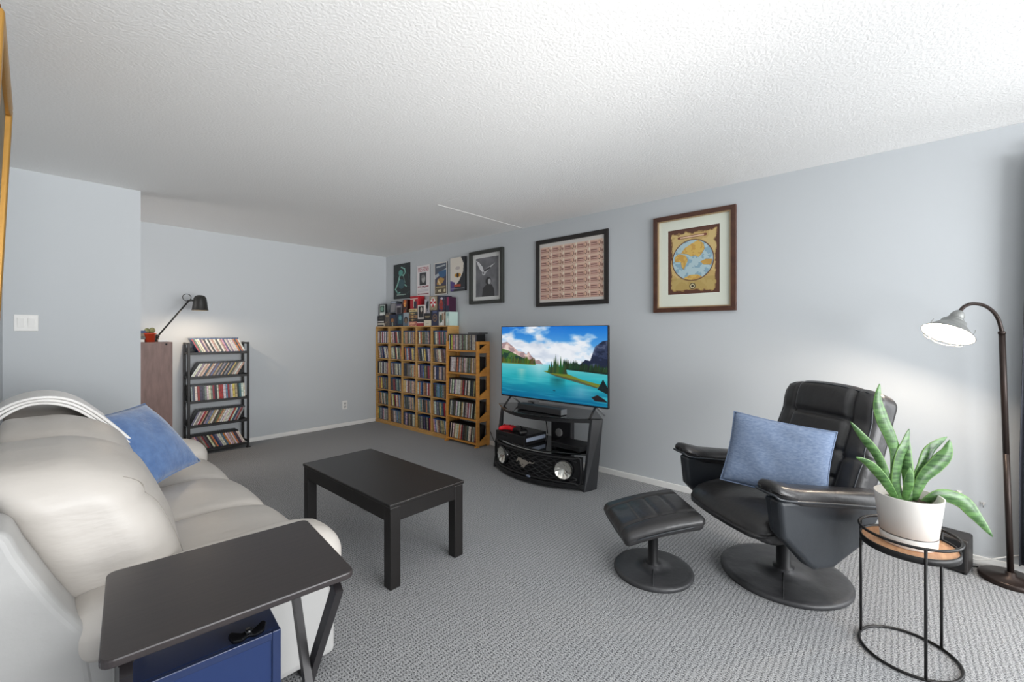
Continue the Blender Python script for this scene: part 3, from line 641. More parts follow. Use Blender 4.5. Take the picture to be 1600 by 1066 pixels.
MB().lathe([(0, 0), (.018, .006), (.024, .022), (.018, .042), (.010, .06), (0, .06)], 16, mat=Matrix.Translation((.335, 0, .345))).build('bulb', GLOW, t)
pl = bpy.data.lights.new('desk_lamp_light', 'POINT'); pl.energy = 7; pl.color = (1, .80, .58); pl.shadow_soft_size = .02
o = bpy.data.objects.new('desk_lamp_light', pl); o.location = (1.125, 5.2, 1.525); S.collection.objects.link(o)

# ------------------------------------------------------------------ pictures on the right wall
def wallpic(name, label, cat, y0, y1, z0, z1, border, frame_mat, cv, depth=.022, mat_w=0, mat_col=None, fillet=None, group=None, rough=.35, glaze=False):
    W, Hh = (y0-y1)/2, (z1-z0)/2
    t = thing(name, label, cat, (XR-.001, (y0+y1)/2, (z0+z1)/2), -90, group)
    if border:
        b = border
        for q, nm in (([(-W, -Hh), (W, -Hh), (W-b, -Hh+b), (-W+b, -Hh+b)], 0), ([(W, -Hh), (W, Hh), (W-b, Hh-b), (W-b, -Hh+b)], 1), ([(W, Hh), (-W, Hh), (-W+b, Hh-b), (W-b, Hh-b)], 2), ([(-W, Hh), (-W, -Hh), (-W+b, -Hh+b), (-W+b, Hh-b)], 3)):
            MB().prism(q, -depth, 0, 'y').build('frame_rail', frame_mat, t, bevel=.003)
        if fillet:
            f = MB(); k = b; g = .008
            f.box(-W+k, -depth*.8, -Hh+k, W-k, -.004, -Hh+k+g); f.box(-W+k, -depth*.8, Hh-k-g, W-k, -.004, Hh-k); f.box(-W+k, -depth*.8, -Hh+k+g, -W+k+g, -.004, Hh-k-g); f.box(W-k-g, -depth*.8, -Hh+k+g, W-k, -.004, Hh-k-g)
            f.build('fillet', fillet, t)
    w2, h2 = W-border, Hh-border
    if mat_w:
        mw = mat_w if isinstance(mat_w, tuple) else (mat_w, mat_w, mat_w)
        p0, p1, q0, q1 = -w2+mw[0], w2-mw[0], -h2+mw[1], h2-mw[2]
        mm = MB(); mm.box(-w2, -.008, -h2, w2, -.005, q0); mm.box(-w2, -.008, q1, w2, -.005, h2); mm.box(-w2, -.008, q0, p0, -.005, q1); mm.box(p1, -.008, q0, w2, -.005, q1)
        mm.build('mount', mat_col, t)
    else: p0, p1, q0, q1 = -w2, w2, -h2, h2
    d = .005 if border else depth
    m = MB(); m.quad([(p0, -d, q0), (p1, -d, q0), (p1, -d, q1), (p0, -d, q1)], 0); m.box(p0, -d+.0004, q0, p1, 0, q1, 1)
    m.build('print', [IM(name+'_print', cv, rough), BLACK if not border else WHITE], t)
    return t
# antique style world map
def mapcv():
    c = Canvas(440, 568, (92, 58, 46), 3)
    n = c.noise(14, 18); x, y = c.X, c.Y
    edge = np.minimum.reduce([x-.07, .93-x, y-.06, .95-y])+(n-.5)*.09
    c.put(edge > 0, (206, 180, 122)); c.put((edge > 0) & (c.noise(8, 8) > .55), (184, 152, 92), .6); c.put((edge > 0) & (y > .75), (168, 146, 84), .55)
    c.put((edge > 0) & (edge < .015), (120, 84, 50), .6)
    asp = c.h/c.w; r = np.hypot(x-.49, (y-.49)*asp)
    c.put(r < .408, (96, 62, 52)); disc = r < .39
    c.put(disc, (176, 200, 206)); c.put(disc & (c.noise(16, 20) > .56), (128, 164, 184), .8)
    land = [[(.14, .47), (.22, .42), (.36, .46), (.40, .53), (.36, .60), (.32, .67), (.28, .63), (.26, .55), (.15, .54)],
            [(.26, .42), (.34, .34), (.46, .29), (.60, .24), (.70, .30), (.72, .38), (.66, .46), (.60, .50), (.54, .47), (.46, .48), (.40, .44)],
            [(.64, .57), (.74, .54), (.86, .55), (.84, .63), (.70, .62)], [(.32, .80), (.44, .76), (.58, .76), (.68, .80), (.50, .85), (.36, .84)]]
    for p in land:
        p = [(a_, b_-.045) for a_, b_ in p]; mk = c.polymask(p) & disc; c.put(c.polymask([(.5+(a_-.5)*1.03, b_+.004) for a_, b_ in p]) & disc, (96, 92, 92), .5); c.put(mk, (214, 178, 96)); c.put(mk & (c.noise(12, 14) > .55), (190, 142, 66), .6)
    c.line([(.22, .135), (.74, .125)], .025, (120, 66, 50)); c.line([(.26, .134), (.70, .126)], .014, (222, 190, 160))
    c.ell(.49, .885, .06, .047, (50, 46, 40)); c.ell(.49, .885, .045, .035, (212, 200, 160)); c.ell(.49, .885, .025, .02, (50, 46, 40))
    return c
WALF = M('walnut_frame', (86, 52, 36), .35, var=(20, (70, 40, 28)), coat=.2); GOLDF = M('gilt_fillet', (176, 150, 116), .35, metal=.4); IVORY = M('ivory_mount', (222, 226, 212), .8)
wallpic('framed_map', 'old-style round world map in a wide cream mount and walnut frame', 'picture', 1.533, .897, 1.451, 2.24, .036, WALF, mapcv(), .03, (.082, .108, .085), IVORY, GOLDF)
# sheet of pinkish uncut notes
def notecv():
    c = Canvas(720, 600, (216, 210, 204), 5); x, y = c.X, c.Y
    inn = (x > .012) & (x < .988) & (y > .06) & (y < .955); c.put(inn, (226, 196, 176))
    u = ((x-.012)/.976*5) % 1; v = ((y-.06)/.895*8) % 1
    c.put(inn & (c.noise(5, 8) > .5), (214, 180, 166), .5)
    for (x0, y0, x1, y1, col) in ((.03, .2, .55, .9, (206, 160, 146)), (.06, .34, .5, .5, (122, 88, 80)), (.05, .62, .56, .74, (142, 100, 88)), (.1, .52, .4, .6, (222, 190, 176))):
        c.put(inn & (u > x0) & (u < x1) & (v > y0) & (v < y1), col, .8)
    c.put(inn & ((((u-.68)/.11)**2+((v-.5)/.36)**2) < 1), (120, 84, 72), .8); c.put(inn & ((((u-.66)/.07)**2+((v-.46)/.26)**2) < 1), (226, 186, 160))
    c.put(inn & ((((u-.88)/.06)**2+((v-.62)/.2)**2) < 1), (140, 100, 86), .8); c.put(inn & (abs(u-.96) < .05) & (v < .4), (236, 224, 206)); c.put(inn & (v > .93), (196, 158, 142), .7)
    return c
BKF = M('black_frame', (38, 34, 32), .35)
wallpic('framed_note_sheet', 'uncut sheet of pink banknotes in a thin black frame', 'picture', 2.801, 1.961, 1.55, 2.232, .042, BKF, notecv(), .02)
# grey bird-and-figure print
def birdcv():
    c = Canvas(120, 170, (112, 112, 116), 8); c.put(np.ones_like(c.X), (88, 88, 92), .0); n = c.noise(4, 5); c.a += ((n-.5)*60)[..., None]
    c.poly([(.02, .05), (.14, .09), (.30, .22), (.36, .34), (.31, .37), (.20, .30), (.10, .18)], (222, 222, 224))
    c.poly([(.36, .36), (.50, .27), (.86, .16), (.60, .30), (.42, .40)], (206, 206, 208)); c.line([(.40, .34), (.62, .27)], .03, (58, 58, 60))
    c.ell(.36, .40, .08, .05, (196, 196, 198)); c.ell(.34, .39, .03, .02, (60, 60, 62))
    c.poly([(.28, 1), (.32, .78), (.46, .70), (.70, .70), (.80, .82), (.82, 1)], (54, 52, 54)); c.ell(.56, .61, .12, .10, (46, 44, 46)); c.ell(.60, .62, .06, .07, (188, 188, 190))
    return c
wallpic('framed_photograph', 'black and white bird print in a white mount and black frame', 'picture', 3.802, 3.26, 1.618, 2.235, .038, M('soft_black_frame', (50, 52, 48), .45), birdcv(), .04, (.045, .045, .045), M('white_mount', (222, 222, 220), .8))
GP = 'small unframed posters above the oak bookcase'
def pcv1():
    c = Canvas(60, 100, (30, 36, 36), 2); q = (150, 206, 190)
    c.line([(.5, .1), (.7, .16), (.74, .26), (.62, .34), (.42, .30), (.34, .42), (.5, .5), (.8, .66)], .03, q, .9); c.ell(.46, .26, .14, .09, (84, 150, 140)); c.ell(.5, .58, .2, .14, (52, 84, 92))
    c.line([(.36, .42), (.24, .6), (.12, .72), (.28, .84), (.4, .82)], .035, q, .85); c.line([(.6, .34), (.74, .56)], .015, q, .7); c.put(c.noise(8, 12) > .68, (60, 100, 96), .6); c.rect(.2, .87, .78, .895, (150, 170, 160)); return c
def pcv2():
    c = Canvas(100, 160, (228, 222, 222), 2); c.text('MISSING', .1, .06, .9, .20, (168, 42, 58)); c.rect(.2, .24, .72, .64, (60, 60, 62)); c.ell(.5, .44, .14, .13, (170, 168, 166)); c.ell(.46, .36, .12, .06, (120, 118, 118)); c.poly([(.22, .64), (.34, .56), (.62, .56), (.72, .64)], (42, 42, 44))
    for y, a, b, col in ((.685, .06, .34, (140, 60, 70)), (.685, .38, .60, (140, 60, 70)), (.685, .64, .9, (140, 60, 70)), (.73, .28, .46, (150, 140, 140)), (.73, .5, .66, (150, 140, 140)), (.79, .08, .9, (206, 200, 206)), (.83, .08, .9, (206, 200, 206)), (.92, .06, .26, (140, 60, 70)), (.92, .3, .9, (140, 60, 70))): c.rect(a, y-.014, b, y+.014, col)
    return c
def pcv3():
    c = Canvas(70, 110, (216, 212, 206), 4); c.rect(.06, .04, .94, .96, (78, 86, 100)); c.rect(.06, .34, .94, .72, (70, 66, 86)); c.poly([(.06, .38), (.94, .2), (.94, .26), (.06, .5)], (176, 184, 190)); c.line([(.2, .14), (.85, .1)], .04, (170, 176, 180)); c.poly([(.3, .3), (.94, .24), (.9, .44), (.5, .5)], (56, 96, 136))
    c.poly([(.2, .66), (.3, .5), (.5, .46), (.8, .52), (.7, .62), (.5, .68), (.3, .7)], (186, 144, 72)); c.line([(.3, .56), (.46, .68)], .05, (224, 196, 150)); c.rect(.06, .72, .94, .96, (96, 82, 62)); c.rect(.12, .74, .88, .78, (170, 152, 110)); c.put((c.noise(10, 14) > .5) & (c.Y > .83) & (c.Y < .92) & (c.X > .12) & (c.X < .88), (214, 202, 168)); return c
def pcv4():
    c = Canvas(70, 110, (226, 218, 206), 4); c.poly([(.72, 0), (1, 0), (1, 1), (.1, 1), (.3, .86), (.6, .7), (.86, .45), (.9, .2)], (36, 38, 44)); c.poly([(0, .68), (.3, .74), (.34, .88), (.2, 1), (0, 1)], (84, 66, 130)); c.ell(.5, .32, .16, .05, (190, 180, 176)); c.ell(.5, .53, .22, .06, (206, 146, 40)); c.ell(.5, .53, .08, .07, (50, 36, 24)); c.rect(.26, .8, .7, .87, (176, 70, 40)); c.rect(.06, .92, .94, .94, (140, 140, 150)); return c
wallpic('poster', 'black poster with a pale green tangled figure nearest the corner', 'poster', 5.438, 5.045, 1.765, 2.258, 0, BLACK, pcv1(), .012, group=GP)
wallpic('poster', 'white MISSING poster with a grey portrait', 'poster', 4.88, 4.595, 1.77, 2.187, 0, BLACK, pcv2(), .006, group=GP)
wallpic('poster', 'white-bordered navy and gold poster right of the MISSING poster', 'poster', 4.498, 4.24, 1.768, 2.186, 0, BLACK, pcv3(), .01, group=GP)
wallpic('poster', 'cream and black poster with an orange patch beside the black frame', 'poster', 4.158, 3.882, 1.795, 2.206, 0, BLACK, pcv4(), .025, group=GP)

# gilt picture on the left wall, leaning out at the top
t = thing('gilt_picture', 'gilt-framed picture hanging on the left wall at the photo edge', 'picture', (XL+.012, 2.35, 1.33), 90); t.rotation_euler = (rad(2.2), 0, rad(90))
GILT = M('gilt_frame', (176, 132, 62), .38, metal=.5, bump=(40, .1, .01)); DKGILT = M('dark_gilt_edge', (92, 62, 38), .5)
W_, HH_ = .42, .90
for q in ([(-W_, 0), (W_, 0), (W_-.05, .05), (-W_+.05, .05)], [(W_, 0), (W_, HH_), (W_-.05, HH_-.05), (W_-.05, .05)], [(W_, HH_), (-W_, HH_), (-W_+.05, HH_-.05), (W_-.05, HH_-.05)], [(-W_, HH_), (-W_, 0), (-W_+.05, .05), (-W_+.05, HH_-.05)]):
    f = MB().prism(q, -.032, 0, 'y').build('frame_rail', GILT, t, bevel=.008, seg=3)
MB().box(-W_-.002, -.024, HH_-.001, W_+.002, -.001, HH_+.006).build('frame_edge', DKGILT, t)
cvp = Canvas(40, 40, (120, 110, 90), 2); cvp.a += ((cvp.noise(4, 4)-.5)*90)[..., None]
m = MB(); m.quad([(-W_+.05, -.014, .05), (W_-.05, -.014, .05), (W_-.05, -.014, HH_-.05), (-W_+.05, -.014, HH_-.05)]); m.build('canvas', IM('gilt_canvas', cvp, .5), t)

# ------------------------------------------------------------------ television and stand
ST = thing('tv_stand', 'black curved TV stand with a car grille and headlights front', 'tv stand', (3.0, 2.39, 0), -90)
def arc_outline(xe, ye, yc, yb, xb, n=24, tip=0):
    p = [(-xe+2*xe*k/n, yc+(ye-yc)*(abs(-1+2*k/n))**2) for k in range(n+1)]
    return p+[(xb, yb), (-xb, yb)]
GLS = M('black_glass', (10, 14, 16), .04, spec=.8, coat=.6); PAN = M('charcoal_panel', (44, 45, 48), .4)
MB().prism(arc_outline(.585, .12, -.15, .40, .36), .572, .582).build('glass_top', GLS, ST, bevel=.002)
def band(xe, ye, yc, th, z0, z1, n=24):
    f = [(-xe+2*xe*k/n, yc+(ye-yc)*(abs(-1+2*k/n))**2) for k in range(n+1)]
    return MB().prism(f+[(x, y+th) for x, y in f[::-1]], z0, z1)
band(.53, .10, -.125, .03, .538, .572).build('top_rail', BLACK, ST)
for s_ in (1, -1):
    b = [(.488, -.037, 0), (.512, -.037, 0), (.548, .095, 0), (.522, .095, 0), (.488, .080, .572), (.514, .080, .572), (.572, .155, .572), (.546, .155, .572)]
    b = [(x*s_, y, z) for x, y, z in b]
    if s_ < 0: b = [b[1], b[0], b[3], b[2], b[5], b[4], b[7], b[6]]
    lg = MB().hexa(b).build('side_leg', PAN, ST, bevel=.003)
MB().prism(arc_outline(.50, .02, -.145, .33, .42), .283, .295).build('shelf', GLS, ST, bevel=.002)
MB().prism(arc_outline(.50, -.03, -.19, .30, .40), .02, .055).build('bottom_board', BLACK, ST, bevel=.004)
MB().box(-.075, .30, .05, .155, .36, .572).build('rear_column', PAN, ST, bevel=.01)
MB().lathe([(.038, 0), (.038, .008), (.030, .010), (0, .010)], 24, mat=Matrix.Translation((.022, .30, .35)) @ Matrix.Rotation(PI/2, 4, 'X')).build('cable_cap', M('cable_cap_grey', (150, 150, 150), .5), ST)
# grille front
GX, GH = .02, .47
def gy(x): return -.175+.125*((x-GX)/.49)**2
gr = band(.49, gy(GX+.49)+.022, gy(GX)+.022, .010, .060, .275).build('grille', BLACK, ST)
ed = []
for z, rng in ((.070, range(0, 25)), (.266, range(24, -1, -1))):
    for k in rng: x = GX-GH+2*GH*k/24; ed.append((x, gy(x)-.004, z))
MB().tube(smoothpath(ed, 2, True), .010, 8, closed=True).build('surround', BLACK, gr)
HX = (-.305, .365)
SLT = M('grille_slat_black', (46, 46, 48), .28)
for r in range(8):
    z0 = .088+r*.0225; pts = []
    for k in range(61):
        x = GX-.44+.88*k/60; s_ = (k+(r % 2)*3) % 6
        pts.append((x, gy(x)+.004, z0+.0075*(abs(s_-3)/1.5-1)))
    keep = [p for p in pts if all(math.hypot(p[0]-h, p[2]-.171) > .084 for h in HX)]
    seg = []; cur = [keep[0]]
    for a, b in zip(keep, keep[1:]):
        if b[0]-a[0] > .03: seg.append(cur); cur = []
        cur.append(b)
    seg.append(cur); m = MB()
    for sg in seg:
        if len(sg) > 2: m.tube(sg, .0042, 6)
    m.build('slat', SLT, gr)
LENS = M('headlight_reflector', (232, 230, 222), .12, metal=.9)
for h in HX:
    a = math.atan(2*.125*(h-GX)/.49**2); mt = Matrix.Translation((h, gy(h)-.006, .171)) @ Matrix.Rotation(a, 4, 'Z') @ Matrix.Rotation(PI/2, 4, 'X')
    hl = MB().lathe([(.084, -.035), (.084, .012), (.078, .016), (.071, .012), (.071, .004)], 40, mat=mt, caps=False); hl = hl.build('headlight', BLKG, ST)
    m = MB(); n = 22; vs = [mt @ Vector((0, 0, -.022))]
    for i, (rr_, zz) in enumerate(((.010, -.020), (.030, -.012), (.055, .000), (.072, .012))):
        vs += [mt @ Vector((rr_*math.cos(2*PI*k/n), rr_*math.sin(2*PI*k/n), zz+(.0015 if k % 2 else -.0015)*(i > 1))) for k in range(n)]
    fs = [(0, 1+k, 1+(k+1) % n) for k in range(n)]
    for i in range(3):
        for k in range(n): l = (k+1) % n; fs.append((1+i*n+k, 1+(i+1)*n+k, 1+(i+1)*n+l, 1+i*n+l))
    m.add(vs, fs).build('reflector', LENS, hl)
# galloping horse emblem (traced silhouette running left)
hs = [(-0.1023, -0.0098), (-0.0905, 0.0095), (-0.0788, 0.0288), (-0.0711, 0.0325), (-0.0671, 0.0265), (-0.0469, 0.0299), (-0.0268, 0.0182), (0.0034, 0.0221), (0.0201, 0.0157), (0.0352, 0.0057), (0.0503, 0.0183), (0.0671, 0.012), (0.0822, 0.0137), (0.1046, 0.0265), (0.0939, 0.0107), (0.0805, 0.0042), (0.0637, 0.0035), (0.0469, 0.0015), (0.0302, -0.005), (0.0134, -0.0188), (-0.0017, -0.0296), (-0.0101, -0.047), (-0.0235, -0.0491), (-0.0201, -0.0406), (-0.0302, -0.0405), (-0.0443, -0.0464), (-0.0483, -0.043), (-0.0362, -0.0338), (-0.0503, -0.027), (-0.0429, -0.0195), (-0.0268, -0.0262), (-0.0168, -0.019), (-0.0335, -0.0171), (-0.0637, -0.0278), (-0.057, -0.0165), (-0.061, 0.001), (-0.0704, 0.0064), (-0.0798, 0.0035), (-0.0956, -0.0129)]
em = MB().prism(hs, -.006, 0, 'y').build('horse_emblem', M('nickel_emblem', (196, 188, 176), .3, metal=.8), gr, bevel=.0015); em.location = (.015, gy(.015)-.008, .176)
MB().lathe([(.024, 0), (.022, .004), (0, .006)], 20, sy=.5, mat=Matrix.Translation((.05, gy(.05)-.012, .068)) @ Matrix.Rotation(PI/2, 4, 'X')).build('sensor_window', M('sensor_grey', (120, 130, 150), .3), gr)

TV = thing('television', 'large flat television showing a turquoise mountain lake', 'television', (3.10, 2.332, .58), -90)
def tvcv():
    c = Canvas(1000, 576, (20, 120, 200), 21); x, y = c.X, c.Y
    c.grad(0, .52, (14, 112, 206), (150, 204, 236))
    n = c.noise(5, 7, 5); cl = np.clip((n-.40-.26*np.clip((x-.35), 0, 1)*np.clip(.45-y, 0, 1)*3+.14*(y-.2))*5, 0, 1); cl *= (y < .55)
    sh = c.noise(9, 12, 3)
    c.put(cl, (236, 240, 246)); c.put(cl*np.clip((sh-.45)*2, 0, 1), (176, 190, 212), .8)
    def ridge(pts): return c.polymask(pts+[(pts[-1][0], .62), (pts[0][0], .62)])
    nn = c.noise(18, 20, 3)
    m = ridge([(0, .24), (.06, .22), (.12, .28), (.18, .35), (.24, .36), (.27, .40), (.29, .35), (.32, .41), (.37, .47), (.40, .46), (.46, .56), (.52, .60)]); c.put(m, (204, 172, 166)); c.put(m & (nn > .52), (150, 128, 134), .8); c.put(m & (nn < .38), (232, 214, 206), .8)
    m = ridge([(0, .32), (.08, .35), (.16, .40), (.24, .45), (.34, .54), (.44, .57), (.48, .61)]); c.put(m, (48, 84, 58)); c.put(m & (nn > .5), (30, 58, 52), .8); c.put(m & (x < .2) & (nn < .42), (88, 120, 60), .7)
    m = ridge([(.66, .60), (.70, .50), (.74, .47), (.77, .50), (.82, .43), (.86, .44), (.90, .26), (.96, .19), (1, .18)]); c.put(m, (46, 56, 84)); c.put(m & (nn > .54), (28, 36, 60), .9); c.put(m & (nn < .36), (96, 104, 130), .6)
    m = ridge([(.60, .56), (.64, .54), (.70, .60)]); c.put(m, (90, 110, 140))
    c.rect(0, .52, 1, 1, (40, 168, 176)); c.grad(.52, .72, (110, 200, 204), (30, 160, 172)); c.grad(.72, 1, (30, 160, 172), (10, 96, 140))
    wn = c.noise(3, 26, 3); c.put((y > .52)*np.clip((wn-.5)*3, 0, 1), (70, 190, 198), .7); c.put((y > .52)*np.clip(1-abs(x-.40)/.14, 0, 1)*np.clip((.8-y)*3, 0, 1), (196, 226, 232), .8); c.put((y > .6)*np.clip(1-abs(x-.22)/.06, 0, 1)*np.clip((.82-y)*4, 0, 1), (170, 206, 190), .75); c.put((y > .74)*np.clip(1-abs(x-.78)/.14, 0, 1)*np.clip((y-.72)*5, 0, 1)*np.clip((.96-y)*6, 0, 1), (190, 208, 230), .8)
    def trees(x0, x1, yb0, yb1, hgt, col, k, seed):
        q = random.Random(seed)
        for i in range(k):
            xx = x0+(x1-x0)*i/k; b = yb0+(yb1-yb0)*i/k; h = hgt*q.uniform(.6, 1.1); w_ = .010*q.uniform(.8, 1.5)
            cc = [v*q.uniform(.7, 1.3) for v in col]; c.poly([(xx-w_, b), (xx, b-h), (xx+w_, b)], cc)
    trees(0, .36, .53, .53, .11, (70, 92, 44), 46, 1); trees(.64, 1.0, .555, .585, .12, (34, 54, 34), 50, 2)
    c.poly([(.64, .555), (1, .575), (1, .60), (.64, .57)], (26, 40, 30)); c.rect(0, .525, .36, .537, (100, 120, 60))
    c.put(np.clip(1-abs(x-.575)/.075, 0, 1)**.5*np.clip((y-.64)*14, 0, 1)*np.clip((.86-y)*7, 0, 1)*np.clip(.5+wn, 0, 1), (18, 84, 88), .8)
    c.poly([(.44, .612), (.50, .60), (.64, .615), (.80, .69), (.95, .73), (.92, .77), (.76, .705), (.58, .66), (.48, .63)], (112, 124, 44)); c.poly([(.48, .63), (.58, .655), (.76, .70), (.92, .765), (.92, .78), (.74, .725), (.56, .67)], (84, 70, 40), .8)
    for xx, h in ((.50, .12), (.52, .17), (.545, .22), (.56, .26), (.58, .2), (.605, .24), (.63, .2), (.645, .14)): c.poly([(xx-.02, .632), (xx, .632-h), (xx+.02, .632)], (44+R.uniform(-10, 20), 78+R.uniform(-14, 20), 40))
    c.poly([(.92, .79), (.965, .66), (1, .76), (1, .84)], (14, 30, 34)); c.poly([(.87, .90), (.92, .86), (.98, .91), (1, .94), (.9, .94)], (36, 28, 34)); c.ell(.545, .865, .012, .006, (20, 60, 80)); c.a = c.a.reshape(288, 2, 500, 2, 3).mean((1, 3)); c.w, c.h = 500, 288; return c
tw, tz0, tz1 = .590, .087, .765
MB().box(-tw, .004, tz0, tw, .030, tz1).build('back_shell', BLACK, TV, bevel=.004)
m = MB()
for a in ((-tw, 0, tz0, tw, .004, tz0+.012), (-tw, 0, tz1-.005, tw, .004, tz1), (-tw, 0, tz0+.012, -tw+.005, .004, tz1-.005), (tw-.005, 0, tz0+.012, tw, .004, tz1-.005)): m.box(*a)
m.build('bezel', BLACK, TV)
MB().quad([(-tw+.005, .002, tz0+.012), (tw-.005, .002, tz0+.012), (tw-.005, .002, tz1-.005), (-tw+.005, .002, tz1-.005)]).build('screen', IM('lake_screen', tvcv(), .12, .72), TV)
SILV = M('brushed_silver', (170, 172, 174), .35, metal=.8)
for x in (-.47, .47):
    MB().tube([(x, .015, tz0+.01), (x, -.09, .003)], [.010, .008], 8).build('foot', BLKM, TV); MB().tube([(x, .015, tz0+.01), (x+.01, .14, .003)], [.010, .008], 8).build('foot', SILV, TV)
t = thing('soundbar', 'dark grey soundbar on the glass top below the television', 'soundbar', (3.02, 2.36, .582), -92)
MB().box(-.25, -.045, .003, .25, .04, .055).build('body', M('soundbar_cloth', (46, 46, 48), .7, bump=(400, .3, .002)), t, bevel=.006)
MB().box(.25, -.042, .006, .253, .037, .052).build('end_cap', SILV, t, bevel=.001)
for x in (-.2, .2): MB().box(x-.02, -.02, 0, x+.02, .02, .003).build('pad', BLACK, t)
t = thing('silver_box', 'small silver box behind the soundbar under the television', 'box', (3.28, 2.66, .582), -90)
MB().box(-.05, -.03, 0, .05, .03, .035).build('body', SILV, t, bevel=.004); MB().box(.0, -.031, .008, .03, -.03, .026).build('port_panel', BLACK, t)
t = thing('game_console', 'black game console under two controllers on the stand shelf', 'game console', (3.02, 2.60, .295), -94)
MB().box(-.185, -.145, .006, .185, .145, .085).build('body', M('console_black', (20, 20, 22), .3), t, bevel=.004)
MB().box(.185, -.12, .03, .187, .13, .062).build('side_vent', M('console_vent', (150, 160, 178), .4), t)
MB().box(-.16, -.147, .05, -.03, -.145, .056).build('disc_slot', BLKG, t); MB().box(-.18, -.14, 0, .18, .14, .006).build('foot_plinth', BLACK, t)
t = thing('cable_box', 'flat black cable box at the right of the stand shelf', 'cable box', (3.085, 2.075, .295), -92)
MB().box(-.15, -.10, .012, .15, .10, .055).build('body', BLACK, t, bevel=.004); MB().box(-.14, -.102, .018, .14, -.10, .046).build('display', BLKG, t)
for x in (-.12, .12):
    for y in (-.08, .08): MB().lathe([(.010, 0), (.010, .012), (0, .012)], 10, mat=Matrix.Translation((x, y, 0))).build('foot', BLACK, t)
def controller(label, loc_, rz, mat, pad):
    t = thing('game_controller', label, 'game controller', loc_, rz, 'game controllers on the console')
    def fn(x, y, z, u, v, w_):
        g = max(0, abs(u)-.35)/.65
        y -= .035*g*(1 if v < .2 else .25); z -= .006*g*g; y *= 1-.1*g; return x, y, z+.004*(1-u*u)*(w_ > 0)
    MB().soft((0, 0, .022), (.15, .075, .036), .0175, 12, fn).build('shell', mat, t)
    for x, y in ((-.04, .012), (.022, -.012)):
        MB().lathe([(.005, .034), (.005, .046), (.009, .048), (.009, .051), (0, .050)], 14, mat=Matrix.Translation((x, y, 0))).build('thumbstick', pad, t)
    m = MB(); m.box(-.034, -.016, .038, -.010, -.010, .043); m.box(-.025, -.025, .038, -.019, -.001, .043); m.build('direction_pad', pad, t)
    for x, y in ((.04, .022), (.04, .002), (.03, .012), (.05, .012)): MB().lathe([(.004, .036), (.004, .043), (0, .0435)], 10, mat=Matrix.Translation((x, y, 0))).build('button', pad, t)
REDP = M('red_plastic', (214, 24, 34), .35)
controller('red game controller lying on the black game console', (2.955, 2.70, .382), -70, REDP, M('dark_red_plastic', (150, 16, 24), .4))
controller('black game controller lying beside the red one on the console', (2.95, 2.53, .382), -110, BLACK, BLKG)
CAB = M('black_cable', (24, 24, 24), .5); WCAB = M('white_cable', (214, 212, 208), .5)
for lab, pts, r_, mt in (('black cord dropping from the glass top of the TV stand', [(3.36, 2.60, .56), (3.38, 2.58, .40), (3.36, 2.55, .30)], .005, CAB), ('black cable trailing on the carpet by the pine rack', [(3.47, 3.44, .16), (3.45, 3.36, .07), (3.42, 3.24, .006), (3.38, 3.10, .006), (3.36, 2.96, .006)], .004, CAB),
        ('white cord along the baseboard behind the lamp base', [(3.47, -.22, .08), (3.455, -.28, .045), (3.45, -.34, .05), (3.46, -.42, .09), (3.485, -.50, .12)], .004, WCAB), ('black cord on the carpet between speaker and lamp', [(3.42, -.22, .005), (3.40, -.26, .005), (3.46, -.33, .005), (3.47, -.5, .005)], .004, CAB)):
    tag(MB().tube(smoothpath(pts, 6), r_, 8).build('power_cord', mt), lab, 'cord')
t = thing('wall_plate', 'white cable plate low on the wall behind the TV stand', 'outlet', (XR, 3.31, .22), -90)
MB().box(-.035, -.006, -.06, .035, 0, .06).build('plate', WHITE, t, bevel=.002); MB().lathe([(.006, 0), (.006, .006), (0, .006)], 10, mat=Matrix.Translation((0, -.006, 0)) @ Matrix.Rotation(PI/2, 4, 'X')).build('jack', CHROME, t)

# ------------------------------------------------------------------ recliner and ottoman
BLEA = M('black_leather', (44, 43, 44), .38, bump=(22, .25, .012), coat=.15)
BLEA2 = M('black_leather_glint_tint', (42, 46, 51), .36, bump=(30, .12, .01), coat=.1)  # bluish glint of the chair's side panels put into the colour
VIN = M('worn_black_vinyl', (66, 66, 68), .42, var=(7, (44, 44, 46)), bump=(10, .2, .02))
ch = thing('recliner_chair', 'black leather swivel recliner on a round base with a blue pillow', 'armchair', (2.66, .455, 0), -126.6)
def disc(r, parent, dx, dy):
    pr = [(0, 0), (r-.006, 0), (r, .008), (r, .018), (r-.008, .027), (r-.03, .029), (r*.5, .033), (.05, .036), (.05, .05), (0, .05)]
    m = MB(); m.lathe(pr, 56)
    o = m.build('base_disc', VIN, parent)
    MB().tube([(dx*.05, dy*.05, .0362), (dx*r*.5, dy*r*.5, .0333), (dx*(r-.03), dy*(r-.03), .0293), (dx*(r-.009), dy*(r-.009), .027)], .0022, 6).build('base_seam', VIN, o)
disc(.30, ch, .723, -.69)
MB().lathe([(.05, .045), (.05, .055), (.034, .06), (.034, .33), (0, .33)], 24).build('swivel_post', BLACK, ch)
def leather_panel(x, y, z, u, v, w_): return x, y, z
def sfn(x, y, z, u, v, w_):
    if w_ > 0: z += .022*(1-u*u)*(1-v*v)
    if v < -.2: z -= .055*((-v-.2)/.8)**2*(1 if w_ > 0 else .3)
    if v < -.5: y += .06*(max(0, -w_))
    z -= .04*(v+1)/2
    y -= .03*(1-u*u)*(v < 0)*abs(v)
    return x, y, z
MB().soft((0, -.10, .385), (.56, .56, .15), .06, 18, sfn).build('seat', BLEA, ch)
m = MB(); m.box(-.20, -.24, .285, .20, .12, .325); m.build('seat_frame', BLACK, ch, bevel=.01)
